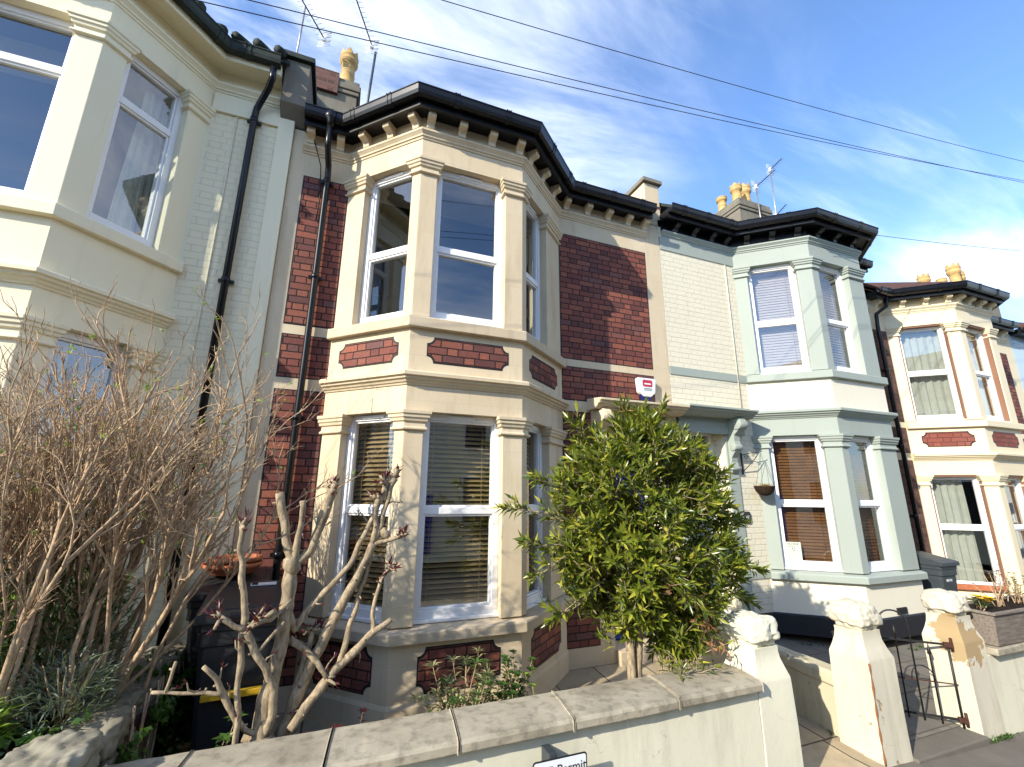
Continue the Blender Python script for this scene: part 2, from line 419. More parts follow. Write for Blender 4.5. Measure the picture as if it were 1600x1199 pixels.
def mat_ground(name, a, bcol, sc=3):
    m, t, b, tc = new_mat(name); ob = tc.outputs['Object']
    n = t.noise(ob, sc, 6, .65); k = t.noise(ob, 120, 4, .8)
    c = t.mix(t.rng(n, .35, .7), a, bcol); c = t.mix(t.rng(k, .5, .8, 0, .5), c, tuple(x*1.9 for x in a))
    fin(t, b, c, .9, t.bump(k, .5, .006), .2); return m
M_asphalt = mat_ground('asphalt', (.055,.053,.05), (.075,.07,.064))
M_pave = mat_ground('pavement_tar', (.12,.105,.085), (.17,.15,.12), 2)
M_earth = mat_ground('earth', (.05,.037,.022), (.08,.06,.035), 5)
M_kerb = mat_ground('kerb_stone', (.22,.21,.2), (.3,.28,.26), 6)
CLOUD_ROT, CLOUD_LOC, SKYTINT, SKY_STR, EXPO = 25, (.35,.1,0), (.98,1.13,1.32), .15, .95
# children of these empties are modelled in world coordinates
def wthing(name, label, cat, loc, group=None):
    o = thing(name, label, cat, loc, group); WORLD.add(o.name); return o
WORLD = set()
_build = MB.build
def build2(s, name, mat, parent=None, **k):
    o = _build(s, name, mat, parent, **k)
    if parent is not None and parent.name in WORLD: o.matrix_parent_inverse = Matrix.Translation(-parent.location)
    return o
MB.build = build2
_text = text_obj
def text_obj(name, txt, size, origin, xdir, ydir, mat, parent, **k):
    o = _text(name, txt, size, origin, xdir, ydir, mat, parent, **k)
    if parent is not None and parent.name in WORLD: o.matrix_parent_inverse = Matrix.Translation(-parent.location)
    return o

def arc_panel(s0, s1, z0, z1, r=.075, n=5):
    """rectangle with scooped corners"""
    if not r: return [(s0,z0),(s1,z0),(s1,z1),(s0,z1)]
    P = []
    for cx, cz, a0 in ((s0,z0,90),(s1,z0,180),(s1,z1,270),(s0,z1,360)):
        for i in range(n+1):
            a = R(a0-90*i/n); P.append((cx+r*math.cos(a), cz+r*math.sin(a)))
    return P

def brick_panel(F, s0, s1, z0, z1, mat, parent, r=.075, label=None):
    mb = MB()
    poly = arc_panel(s0, s1, z0, z1, r)
    mb.extr(poly, F.a, F.d, (0,0,1), -F.n, -.02, .004)
    o = mb.build('brick_panel', mat, parent)
    e = MB(); g = .012
    e.extr(arc_panel(s0-g, s1+g, z0-g, z1+g, r*.92 if r else 0), F.a, F.d, (0,0,1), -F.n, -.02, .002)
    e.build('mortar_edge', M_ink, o)
    return o

def wavy(F, s0, s1, t, z0, z1, waves, amp, flare=0.0, n=60):
    mb = MB(); vs = []; fs = []
    rows = 8
    for j in range(rows+1):
        z = z0+(z1-z0)*j/rows
        for i in range(n+1):
            q = i/n; u = s0+(s1-s0)*q
            u += flare*(1-j/rows)*(q-.5)
            w = amp*math.sin(q*waves*6.283+.5*math.sin(j*.7))+amp*.4*math.sin(q*waves*2.3*6.283+1)
            vs.append(F.p(u, t+w*(.6+.4*(1-j/rows)), z))
    for j in range(rows):
        for i in range(n): fs.append((j*(n+1)+i, j*(n+1)+i+1, (j+1)*(n+1)+i+1, (j+1)*(n+1)+i))
    mb.add(vs, fs, True); return mb

def window(F, s0, s1, z0, z1, trz, parent, blind=None, sash=True, vent=False, mullion=None, t0=.09, edge=None, label=None, curtain=None):
    mb = MB(); f = .058; t1 = t0+.075
    F.box(mb, s0, s0+f, t0, t1, z0, z1); F.box(mb, s1-f, s1, t0, t1, z0, z1)
    F.box(mb, s0+f, s1-f, t0, t1, z1-f, z1); F.box(mb, s0+f, s1-f, t0, t1, z0, z0+f+.012)
    if trz: F.box(mb, s0+f, s1-f, t0+.004, t1, trz-.032, trz+.032)
    F.box(mb, s0-.005, s1+.005, t0-.035, t0+.03, z0-.028, z0)       # projecting cill
    # inner sash steps
    for a, b in (((z0+f+.012), trz-.032), (trz+.032, z1-f)) if trz else ((z0+f+.012, z1-f),):
        g = .02
        F.box(mb, s0+f, s0+f+g, t0+.018, t1, a, b); F.box(mb, s1-f-g, s1-f, t0+.018, t1, a, b)
        F.box(mb, s0+f+g, s1-f-g, t0+.018, t1, b-g, b); F.box(mb, s0+f+g, s1-f-g, t0+.018, t1, a, a+g)
    w = mb.build('window', M_upvc, parent, bevel=.004)
    if label: w['label'] = label
    p = MB(); tt = t0+.045
    p.quad(F.p(s0+f,tt,z0+f), F.p(s1-f,tt,z0+f), F.p(s1-f,tt,z1-f), F.p(s0+f,tt,z1-f))
    p.build('pane', M_glass, w)
    if vent:
        v = MB(); c = (s0+s1)/2; F.box(v, c-.13, c+.13, t0-.018, t0-.001, z1-.042, z1-.014); v.build('trickle_vent', M_upvc, w, bevel=.004)
    if edge:
        e = MB(); 
        F.box(e, s0-.001, s0+.018, .015, t0-.002, z0+.001, z1-.029); F.box(e, s1-.018, s1+.001, .015, t0-.002, z0+.001, z1-.029); F.box(e, s0, s1, .015, t0-.002, z1-.028, z1+.001)
        e.build('reveal', edge, w)
    if blind:
        mat, tilt, pitch = blind
        b = MB(); z = z0+f+.03; k = 0
        while z < z1-f-.02:
            dz = .024*math.sin(R(tilt)); dt = .024*math.cos(R(tilt)); c = t0+.16; jz = random.uniform(-.002,.002)
            sl = random.uniform(-.0015,.0015)
            b.hexa([F.p(s0+.03,c-dt,z-dz+jz-sl),F.p(s1-.03,c-dt,z-dz+jz+sl),F.p(s1-.03,c+dt,z+dz+jz),F.p(s0+.03,c+dt,z+dz+jz),
                    F.p(s0+.03,c-dt,z-dz+.003+jz-sl),F.p(s1-.03,c-dt,z-dz+.003+jz+sl),F.p(s1-.03,c+dt,z+dz+.003+jz),F.p(s0+.03,c+dt,z+dz+.003+jz)])
            z += pitch
        F.box(b, s0+.03, s1-.03, t0+.13, t0+.19, z1-f-.03, z1-f+.03)
        for q in (.18, .82):
            u = s0+(s1-s0)*q; F.box(b, u-.003, u+.003, t0+.132, t0+.136, z0+f, z1-f)
        b.build('blind', mat, w)
    if curtain:
        for (c0, c1, zz0, zz1, wv, fl) in curtain:
            wavy(F, c0, c1, t0+.17, zz0, zz1, wv, .022, fl).build('curtain', M_curtain, w)
    return w

def pillar(path, z0, z1, zc0, zc1, mat, parent, inner=.17, name='pillar'):
    """bay window pillar: plan path (outer outline) filled back to 'inner'"""
    ins = offset_ring(path, -inner)
    mb = MB(); mb.prism(list(path)+ins[::-1], z0, zc0+.02)
    p = mb.build(name, mat, parent, bevel=.006)
    c = MB(); h = zc1-zc0
    path2 = path
    pr = [(-inner,zc0),(.012,zc0),(.030,zc0+.05*h),(.030,zc0+.14*h),(.014,zc0+.19*h),(.012,zc0+.42*h),(.030,zc0+.46*h),(.036,zc0+.60*h),(.048,zc0+.64*h),(.050,zc0+.78*h),(.062,zc0+.82*h),(.064,zc1-.002),(-inner,zc1-.002)]
    c.sweep(path2, pr); c.build('capital', mat, p, bevel=.003)
    return p

def modillion(mb, pos, nrm, z0, z1, w=.085, d=.15):
    n = Vector((nrm[0], nrm[1], 0)).normalized(); t = Vector((-n.y, n.x, 0)); h = z1-z0
    poly = [(-.03,z0),(.035,z0),(.055,z0+.06*h),(.062,z0+.30*h),(.085,z0+.42*h),(d-.01,z0+.52*h),(d,z0+.60*h),(d,z1),(-.03,z1)]
    mb.extr(poly, (pos[0],pos[1],0), n, (0,0,1), t, -w/2, w/2)

def terraced_house(c):
    zo = c['zo']; Z = lambda z: z+zo
    xL, xR = c['xL'], c['xR']; JL, A, B, JR = c['JL'], c['A'], c['B'], c['JR']
    H = wthing('terraced_house', c['label'], 'house', ((xL+xR)/2, 0, Z(.40)), 'terraced houses of the row')
    wall, trim = c['wall'], c['trim']
    G = Z(.40)
    FL, FF, FR = Face(JL,A), Face(A,B), Face(B,JR)
    bay = [JL, A, B, JR]
    e = .003
    # ---- front wall (flat part of the facade) with door opening
    d0, d1, dz = c['door']
    w = MB()
    top = Z(6.44)
    yb = .30
    if d0 < JL[0]:      # door on the left of the bay
        segs = [(xL+e, d0, G, top), (d1, JL[0]+.06, G, top), (d0, d1, dz, top), (JR[0]-.06, xR-e, G, top)]
    else:
        segs = [(xL+e, JL[0]+.06, G, top), (JR[0]-.06, d0, G, top), (d0, d1, dz, top), (d1, xR-e, G, top)]
    for a, b, z0, z1 in segs: w.box(a, b, 0, yb, z0, z1)
    w.box(JL[0]+.06, JR[0]-.06, .001, yb-.002, Z(5.93), top)
    fw = w.build('front_wall', wall, H)
    # ---- shell: party walls, back, floors
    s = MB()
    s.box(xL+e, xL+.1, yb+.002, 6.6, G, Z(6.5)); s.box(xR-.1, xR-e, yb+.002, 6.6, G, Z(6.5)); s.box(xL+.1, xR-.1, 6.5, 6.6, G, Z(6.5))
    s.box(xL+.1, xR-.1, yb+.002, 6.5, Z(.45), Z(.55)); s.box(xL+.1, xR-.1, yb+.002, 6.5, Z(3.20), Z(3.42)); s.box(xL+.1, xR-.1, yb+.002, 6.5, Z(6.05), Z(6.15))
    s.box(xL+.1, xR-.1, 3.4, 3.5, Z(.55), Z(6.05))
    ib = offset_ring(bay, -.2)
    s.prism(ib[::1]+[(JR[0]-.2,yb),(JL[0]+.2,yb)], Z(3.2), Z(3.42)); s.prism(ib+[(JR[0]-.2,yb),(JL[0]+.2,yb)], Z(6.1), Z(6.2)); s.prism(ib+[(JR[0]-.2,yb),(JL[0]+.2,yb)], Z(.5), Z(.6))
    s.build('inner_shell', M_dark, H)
    # ---- bay masonry
    m = MB()
    m.sweep(bay, [(-.22,Z(3.085)),(0,Z(3.085)),(0,Z(3.96)),(-.22,Z(3.96))])
    m.build('bay_band', c.get('bayband', trim), H); m = MB()
    m.sweep(bay, [(-.22,Z(5.885)),(0,Z(5.885)),(0,Z(6.43)),(-.22,Z(6.43))])
    m.build('bay_band', c.get('bayband', trim), H)
    if c.get('apron'):
        a = MB(); a.sweep(bay, [(0,Z(3.47)),(.004,Z(3.47)),(.004,Z(3.93)),(0,Z(3.93))]); a.build('bay_apron', c['apron'], H)
    m = MB(); m.sweep(bay, [(-.22,G),(0,G),(0,Z(1.10)),(-.22,Z(1.10))])
    if c.get('plinth') is None: m.sweep(bay, [(-.1,G-.01),(.018,G-.01),(.018,Z(.60)),(.004,Z(.63)),(-.1,Z(.63))])
    m.build('bay_base', c.get('base', trim), H)
    if c.get('plinth'):
        m = MB(); m.sweep([(c['d_edge'],0)]+bay+[(JR[0]+.5,0)], [(-.05,G-.01),(.016,G-.01),(.016,Z(.63)),(.006,Z(.65)),(-.05,Z(.65))]); m.build('plinth', c['plinth'], H)
    # ---- sills and cornice
    sm = c.get('sill', trim)
    m = MB(); m.sweep(bay, [(-.2,Z(3.925)),(.055,Z(3.915)),(.062,Z(3.92)),(.062,Z(4.02)),(.05,Z(4.032)),(-.09,Z(4.05)),(-.2,Z(4.05))]); m.build('sill', sm, H, bevel=.004)
    m = MB(); m.sweep(bay, [(-.2,Z(1.09)),(.062,Z(1.083)),(.070,Z(1.088)),(.070,Z(1.165)),(.056,Z(1.178)),(-.09,Z(1.205)),(-.2,Z(1.205))]); m.build('sill', sm, H, bevel=.004)
    m = MB(); m.sweep(bay, [(-.1,Z(3.335)),(.012,Z(3.335)),(.020,Z(3.352)),(.034,Z(3.358)),(.046,Z(3.378)),(.068,Z(3.388)),(.074,Z(3.408)),(.098,Z(3.416)),(.100,Z(3.447)),(.085,Z(3.462)),(-.1,Z(3.475))]); m.build('cornice', c.get('cornice', trim), H)
    # ---- pillars
    tm = .10
    for fl, (z0, z1, c0) in enumerate(((1.205, 3.085, 2.895), (4.05, 5.885, 5.70))):
        L0, L1 = c['opL'][fl]; F0, F1 = c['opF'][fl]; R0, R1 = c['opR'][fl]
        pv = lambda F, u, t: (F.p(u,t,0)[0], F.p(u,t,0)[1])
        pillar([(JL[0]-.004, JL[1]+.02), pv(FL,L0,0), pv(FL,L0,tm)], Z(z0), Z(z1), Z(c0), Z(z1), trim, H, .05)
        pillar([pv(FL,L1,tm), pv(FL,L1,0), A, pv(FF,F0,0), pv(FF,F0,tm)], Z(z0), Z(z1), Z(c0), Z(z1), trim, H, .06)
        pillar([pv(FF,F1,tm), pv(FF,F1,0), B, pv(FR,R0,0), pv(FR,R0,tm)], Z(z0), Z(z1), Z(c0), Z(z1), trim, H, .06)
        pillar([pv(FR,R1,tm), pv(FR,R1,0), (JR[0]+.004, JR[1]+.02)], Z(z0), Z(z1), Z(c0), Z(z1), trim, H, .05)
        # masonry behind pillars
        bk = MB(); bk.prism([pv(FL,0,.06), pv(FL,L0-.005,.11), pv(FL,L0-.005,.25), pv(FL,-.15,.25)], Z(z0), Z(z1)); bk.build('pillar_core', trim, H)
        bk = MB(); bk.prism([pv(FL,L1+.005,.10), offset_ring(bay,-.058)[1], pv(FF,F0-.005,.10), pv(FF,F0-.005,.22), offset_ring(bay,-.22)[1], pv(FL,L1+.005,.22)], Z(z0), Z(z1)); bk.build('pillar_core', trim, H)
        bk = MB(); bk.prism([pv(FF,F1+.005,.10), offset_ring(bay,-.058)[2], pv(FR,R0-.005,.10), pv(FR,R0-.005,.22), offset_ring(bay,-.22)[2], pv(FF,F1+.005,.22)], Z(z0), Z(z1)); bk.build('pillar_core', trim, H)
        bk = MB(); bk.prism([pv(FR,R1+.005,.11), pv(FR,FR.L,.06), pv(FR,FR.L+.15,.25), pv(FR,R1+.005,.25)], Z(z0), Z(z1)); bk.build('pillar_core', trim, H)
        tr = c['transom'][fl]
        for k, (F, o) in enumerate(((FL,(L0,L1)), (FF,(F0,F1)), (FR,(R0,R1)))):
            kw = dict(c['wopt'].get((fl,k), {}))
            window(F, o[0], o[1], Z(z0)+.03, Z(z1)-.002, Z(tr), H, **kw)
    # ---- eaves
    ep = [(c['ex'][0],0)]+bay+[(c['ex'][1],0)]
    em = c.get('eaves', trim)
    m = MB(); m.sweep(ep, [(-.04,Z(6.145)),(.010,Z(6.145)),(.014,Z(6.165)),(.028,Z(6.172)),(.030,Z(6.19)),(.052,Z(6.215)),(.060,Z(6.222)),(.060,Z(6.245)),(-.04,Z(6.252))])
    m.build('eaves_moulding', trim, H)
    if c.get('mod'):
        m = MB(); m.sweep(ep, [(-.04,Z(6.252)),(.006,Z(6.252)),(.006,Z(6.42)),(-.04,Z(6.42))]); m.build('eaves_band', em, H)
        for F, ss in c['mod'](Face((c['ex'][0],0),JL), FL, FF, FR, Face(JR,(c['ex'][1],0))):
            for u in ss:
                mb = MB(); q = F.p(u,0,0); modillion(mb, q, -F.n, Z(6.253), Z(6.415)); mb.build('eaves_bracket', em, H, bevel=.004)
    so = c.get('soffit', M_soffit); g0 = c.get('gproj', .20)
    m = MB(); m.sweep(ep, [(-.04,Z(6.42)),(g0-.03,Z(6.42)),(g0-.03,Z(6.385)),(g0,Z(6.385)),(g0,Z(6.53)),(-.04,Z(6.53))]); m.build('soffit', so, H)
    m = MB(); g = g0+.003
    m.sweep(ep, [(g,Z(6.455)),(g+.05,Z(6.44)),(g+.085,Z(6.455)),(g+.098,Z(6.49)),(g+.104,Z(6.545)),(g+.112,Z(6.55)),(g+.112,Z(6.562)),(g+.094,Z(6.562)),(g+.086,Z(6.50)),(g+.07,Z(6.472)),(g+.015,Z(6.475)),(g+.012,Z(6.55)),(g,Z(6.55))])
    gut = m.build('gutter', c.get('gutter', M_gutter), H)
    cl = MB()
    for F in (Face(ep[0],ep[1]), FL, FF, FR, Face(ep[4],ep[5])):
        n = max(1, int(F.L/.45))
        for i in range(n):
            u = F.L*(i+.5)/n
            for dd in (-.028,.022):
                q = [(g+.0,Z(6.448)),(g+.05,Z(6.433)),(g+.09,Z(6.449)),(g+.106,Z(6.49)),(g+.112,Z(6.545)),(g+.121,Z(6.548)),(g+.121,Z(6.568)),(g,Z(6.568))]
                cl.extr(q, F.a, -F.n, (0,0,1), F.d, u+dd, u+dd+.010)
            cl.extr([(a*.98+.0,b+.0) for a,b in q], F.a, -F.n, (0,0,1), F.d, u-.019, u+.0225); cl.build('gutter_clip', c.get('gutter', M_gutter), gut); cl = MB()
    # ---- roof
    rf = MB(); y0 = -g0-.03; sl = .80; yr = 3.4
    za = Z(6.54); zr = za+(yr-y0)*sl
    poly = [(y0,za),(y0,za+.05),(yr,zr+.05),(2*yr,za+.05),(2*yr,za),(yr,zr-.1)]
    rf.extr(poly, (xL,0,0), (0,1,0), (0,0,1), (1,0,0), .12, xR-xL-.12)
    er = offset_ring(bay, g0+.02); zt = za+1.0
    y1 = (zt-za)/sl+y0+.3
    vs = [(p[0],p[1],za) for p in er]+[(A[0]+.35,y1,zt+.15),(B[0]-.35,y1,zt+.15)]+[(p[0],p[1],za+.04) for p in er]
    rf.add(vs, [(6,7,4),(7,8,5,4),(8,9,5),(0,1,7,6),(1,2,8,7),(2,3,9,8)])
    roof = rf.build('roof', c.get('rooftile', M_tile), H)
    # ---- door
    ym = .22
    m = MB(); fr = .07
    m.box(d0, d0+fr, ym, ym+.09, Z(.56), dz); m.box(d1-fr, d1, ym, ym+.09, Z(.56), dz); m.box(d0+fr, d1-fr, ym, ym+.09, dz-fr, dz); m.box(d0+fr, d1-fr, ym+.01, ym+.09, Z(2.62), Z(2.69))
    df = m.build('door_frame', M_upvc, H, bevel=.005)
    g_ = MB(); g_.quad((d0+fr,ym+.05,Z(2.69)),(d1-fr,ym+.05,Z(2.69)),(d1-fr,ym+.05,dz-fr),(d0+fr,ym+.05,dz-fr)); g_.build('fanlight', M_glass, df)
    m = MB(); dx0, dx1 = d0+fr+.004, d1-fr-.004; mid = (dx0+dx1)/2
    m.box(dx0, dx1, ym+.035, ym+.08, Z(.575), Z(2.612))
    for a, b in ((dx0+.09, mid-.04),(mid+.04, dx1-.09)):
        for z0, z1 in ((.75,1.35),(1.5,2.45)):
            m.box(a, b, ym+.025, ym+.036, Z(z0), Z(z1))
    dr = m.build('door', c['doormat'], H, bevel=.006)
    k = MB(); k.lathe([(.012,0),(.028,.012),(.026,.03),(0.0,.04)], (0,0,0), 10)
    k.v = [(dx0+.07+a, ym+.02-b+.01, Z(1.52)+cc) for a, cc, b in k.v]; k.build('handle', M_alu, dr)
    m = MB(); m.box(d0, d1, -.10, .32, G-.02, Z(.56)); m.build('doorstep', c.get('step', M_stone_sill), H, bevel=.01)
    return H, FL, FF, FR, fw, roof

def downpipe(parent, pts, r=.034, mat=None, clips=()):
    mb = MB(); mb.tube(pts, r, 12)
    p = mb.build('downpipe', mat or M_gutter, parent)
    for (x,y,z) in clips:
        c = MB(); c.tube([(x,y,z-.03),(x,y,z-.026),(x,y,z+.026),(x,y,z+.03)], [r*1.0,r*1.22,r*1.22,r*1.0], 12); c.box(x-.07,x+.07,y+.02,y+.045,z-.018,z+.018); c.build('pipe_clip', mat or M_gutter, p)
    return p

def chimney(parent, x0, x1, y0, y1, zb, zt, pots, mat, cap, brick=None):
    m = MB(); m.box(x0, x1, y0, y1, zb, zt-.22)
    st = m.build('chimney', mat, parent, bevel=.01)
    m = MB(); m.box(x0-.03,x1+.03,y0-.03,y1+.03,zt-.30,zt-.22); m.box(x0-.05,x1+.05,y0-.05,y1+.05,zt-.2195,zt-.10); m.box(x0-.02,x1+.02,y0-.02,y1+.02,zt-.0995,zt)
    m.build('chimney_cap', cap, st, bevel=.015)
    for k, (px, py, h, r, crown) in enumerate(pots):
        chimney_pot(st, (px,py,zt-.01), h, r, crown)
    return st

def chimney_pot(parent, loc, h, r, crown=True):
    m = MB(); n = 20
    m.lathe([(r*1.15,0),(r*1.15,.06*h),(r*.98,.08*h),(r*.92,.35*h),(r*.95,.38*h),(r*.98,.40*h),(r*.92,.42*h),(r*.90,.64*h),(r*1.0,.66*h),(r*1.22,.72*h),(r*1.24,.76*h),(r*1.18,.77*h),(r*1.18,.84*h),(r*1.24,.85*h),(r*1.24,.88*h),(r*1.1,.885*h),(r*.9,.885*h),(r*.85,.6*h)], loc, n)
    if crown:
        for k in range(6):
            a0 = k/6*6.283; pts = []
            for j in range(5):
                w = a0+(j/4)*6.283/6; q = 1-abs(j-2)/2
                pts.append((w, h*(.885+.13*q)))
            vs = []
            for rr in (r*1.14, r*.92):
                for w, z in pts: vs.append((loc[0]+rr*math.cos(w), loc[1]+rr*math.sin(w), loc[2]+z))
                for w, z in pts: vs.append((loc[0]+rr*math.cos(w), loc[1]+rr*math.sin(w), loc[2]+h*.86))
            fs = []
            for j in range(4): fs += [(5+j,6+j,1+j,j),(15+j,10+j,11+j,16+j),(j,j+1,11+j,10+j)]
            m.add(vs, fs)
    return m.build('chimney_pot', M_pot, parent)

# ------------------------------------------------------------------ the row
WB = (M_slat, 36, .047); WBR = (M_slat_br, 62, .044)
def mods_main(f0, fl, ff, fr, f1):
    return [(f0,(.07,f0.L-.13)), (fl,(.27,.62,.97)), (ff,(.07,.43,.79,1.14)), (fr,(.12,.48,.84)), (f1,(.10,.45,.80,1.15,1.45))]

# --- main brick and stone house
main, FL, FF, FR, fw, rf = terraced_house(dict(zo=0, xL=-1.375, xR=3.812, JL=(-.735,0), A=(0,-.735), B=(1.2,-.735), JR=(2.06,0),
    label='red brick and bath stone bay house with black gutters and pale wooden blinds', wall=M_stone, trim=M_stone, sill=M_stone_sill, door=(2.70,3.50,3.16),
    opL=((.27,.93),(.27,.93)), opF=((.185,.985),(.185,.985)), opR=((.11,.70),(.10,.68)), transom=(2.16,4.885), ex=(-1.26,3.56), mod=mods_main, doormat=M_bluedoor,
    wopt={(0,0):dict(blind=WB,vent=True),(0,1):dict(blind=WB,vent=True),(0,2):dict(blind=WB,vent=True),(1,0):dict(vent=True),(1,1):dict(vent=True),(1,2):dict(vent=True,curtain=[(.12,.22,4.1,5.7,2,.02)])}))
W0 = Face((0,0),(1,0))
for s0, s1, z0, z1 in ((-1.206,-.735,4.055,5.845),(-1.206,-.735,3.478,3.928),(-1.206,-.735,1.19,3.333),(-1.206,-.735,.64,1.08),
                       (2.062,3.512,4.066,5.89),(2.062,3.512,3.51,3.944),(2.062,2.485,1.19,3.345),(2.062,2.485,.636,1.08)):
    brick_panel(W0, s0, s1, z0, z1, M_brick, main, 0)
brick_panel(FL, .15, .90, 3.585, 3.835, M_brick, main); brick_panel(FF, .185, 1.03, 3.582, 3.832, M_brick, main); brick_panel(FR, .18, .955, 3.582, 3.832, M_brick, main)
brick_panel(FL, .18, .86, .69, 1.025, M_brick, main); brick_panel(FF, .25, .98, .69, 1.025, M_brick, main); brick_panel(FR, .21, .94, .69, 1.025, M_brick, main)
m = MB()
for a in ((-1.371,-.80),(2.09,2.64)): m = MB(); m.box(*a,-.012,.1,1.083,1.175); m.build('string_course', M_stone_sill, main, bevel=.004)
downpipe(main, [(-.985,-.255,6.46),(-.985,-.255,6.20),(-.985,-.245,6.13),(-.965,-.10,5.99),(-.962,-.065,5.90),(-.965,-.062,3.7),(-.985,-.062,1.6),(-.985,-.062,.42)], clips=[(-.963,-.062,5.80),(-.964,-.062,4.60),(-.97,-.062,3.05),(-.985,-.062,1.75)])
m = MB(); m.lathe([(.035,0),(.04,.05),(.075,.10),(.08,.16)], (-.985,-.255,6.38), 12); m.build('gutter_outlet', M_gutter, main)
m = MB(); m.tube([(-1.15,-.07,6.30),(-1.05,-.04,6.0),(-1.02,-.02,5.6),(-1.03,-.015,5.3)], .006, 5); m.build('cable', M_wire, main)
# parapets on the party walls
def parapet(parent, x0, x1, zt, z0, back_z, back_y, mat, cap, y0=0.0):
    m = MB(); m.extr([(y0,z0+(.16 if y0 else 0)),(y0,zt),(.42,zt),(.62,zt-.02),(back_y,back_z),(back_y,back_z-1.4),(.5,z0)]+([(.01,z0)] if y0 else []), (x0,0,0), (0,1,0), (0,0,1), (1,0,0), 0, x1-x0)
    p = m.build('parapet', mat, parent, bevel=.008)
    m = MB(); m.extr([(y0-.05,zt+.002),(y0-.05,zt+.07),(.46,zt+.08),(.66,zt+.06),(back_y,back_z+.07),(back_y,back_z+.002),(.62,zt-.018),(.42,zt+.002)], (x0-.04,0,0), (0,1,0), (0,0,1), (1,0,0), 0, x1-x0+.08)
    m.build('coping_stone', cap, p, bevel=.006)
parapet(main, 3.60, 3.885, 7.18, 6.42, 9.0, 2.9, M_stone, M_gstone)
parapet(main, -1.535, -1.275, 7.22, 6.47, 9.0, 2.9, M_gstone, M_slate, -.17)
# chimney of the main house
cm = chimney(main, -1.50, -.82, 2.0, 3.4, 7.2, 9.36, [(-1.03,2.25,.86,.13,True)], M_gstone, M_gstone)
m = MB(); m.box(-1.56,-1.14,1.935,3.3,8.98,9.40); m.build('brick_top', M_brick_dk, cm)
# door surround and hood (shared pair)
def hood(parent, x0, x1, mat, bx, zt=3.50):
    m = MB(); pr = [(-.01,zt-.12),(.20,zt-.12),(.22,zt-.10),(.25,zt-.095),(.27,zt-.07),(.31,zt-.06),(.32,zt-.035),(.345,zt-.03),(.345,zt-.005),(-.01,zt+.035)]
    m.extr([(o,z) for o,z in pr], (x0,0,0), (0,-1,0), (0,0,1), (1,0,0), 0, x1-x0)
    m.box(x0+.05, x1-.003, -.06, .0-.001, zt-.34, zt-.1205)
    h = m.build('door_hood', mat, parent)
    for b in bx:
        m = MB(); m.extr([(0,zt-.86),(.03,zt-.90),(.065,zt-.86),(.07,zt-.80),(.05,zt-.74),(.06,zt-.68),(.12,zt-.60),(.15,zt-.52),(.13,zt-.44),(.14,zt-.36),(.22,zt-.30),(.27,zt-.24),(.28,zt-.17),(.25,zt-.123),(0,zt-.123)], (b,0,0), (0,-1,0), (0,0,1), (1,0,0), 0, .12)
        for y, z, r in ((-.105,zt-.53,.055),(-.215,zt-.215,.075),(-.045,zt-.83,.035)):
            m.tube([(b-.015,y,z),(b+.135,y,z)], r, 16)
        m.build('scroll_bracket', mat, h, bevel=.006)
    return h
hood(main, 2.42, 3.809, M_stone, (2.50,))

# --- sage green house
green, GL, GF, GR, gfw, grf = terraced_house(dict(zo=.109, xL=3.812, xR=8.65, JL=(5.304,0), A=(6.137,-.735), B=(7.365,-.735), JR=(8.10,0),
    label='sage green and white painted house with brown blinds and black eaves', wall=M_white_brick, trim=M_green, base=M_ivory, apron=M_ivory, plinth=M_blackp, d_edge=4.93, door=(3.98,4.72,3.16+.1),
    opL=((.19,.90),(.20,.90)), opF=((.14,.85),(.15,.87)), opR=((.11,.80),(.11,.80)), transom=(2.11,4.90), ex=(3.86,8.60), eaves=M_soffit, rooftile=M_slate, doormat=mat_simple('sage_gloss', (.25,.33,.28), .35),
    mod=lambda f0,fl,ff,fr,f1: [(f0,(.25,.62,.99,1.3)),(fl,(.25,.62,.98)),(ff,(.2,.6,1.02)),(fr,(.3,.7))],
    wopt={(0,0):dict(blind=WBR),(0,1):dict(blind=WBR),(0,2):dict(blind=WBR),(1,0):dict(blind=(M_slat_pale,74,.045)),(1,1):dict(blind=(M_slat_pale,55,.045)),(1,2):{}}))
m = MB()
for a in ((3.815,5.36,-.012,.1,6.03,6.252),(3.815,5.34,-.012,.1,4.02,4.145),(4.93,5.34,-.012,.1,1.195,1.30)): m = MB(); m.box(*a); m.build('string_course', M_green, green, bevel=.004)
for a in ((4.725,4.92),(3.83,3.975)): m = MB(); m.box(*a,-.02,.1,.42,3.35); m.build('door_pilaster', M_green, green, bevel=.006)
hood(green, 3.815, 5.08, M_green, (4.765,), 3.53)
m = MB(); m.tube([(5.12,-.012,6.02),(5.12,-.012,3.6)], .008, 6); m.build('painted_cable', M_white_brick, green)
m = MB(); GF.box(m, .55,.75,-.02,.004,.78,.86); m.build('air_vent', M_ink, green)
chimney(green, 8.15, 9.20, 2.0, 2.75, 7.5, 9.53, [(8.30,2.62,.5,.11,False),(8.42,2.25,.62,.12,True),(8.86,2.35,.80,.125,True)], M_gstone, M_gstone)
m = MB(); m.tube([(6.05,-1.03,6.60),(6.4,-1.04,6.55),(6.7,-1.03,6.52)], .008, 5); m.build('eaves_cable', M_wire, green)

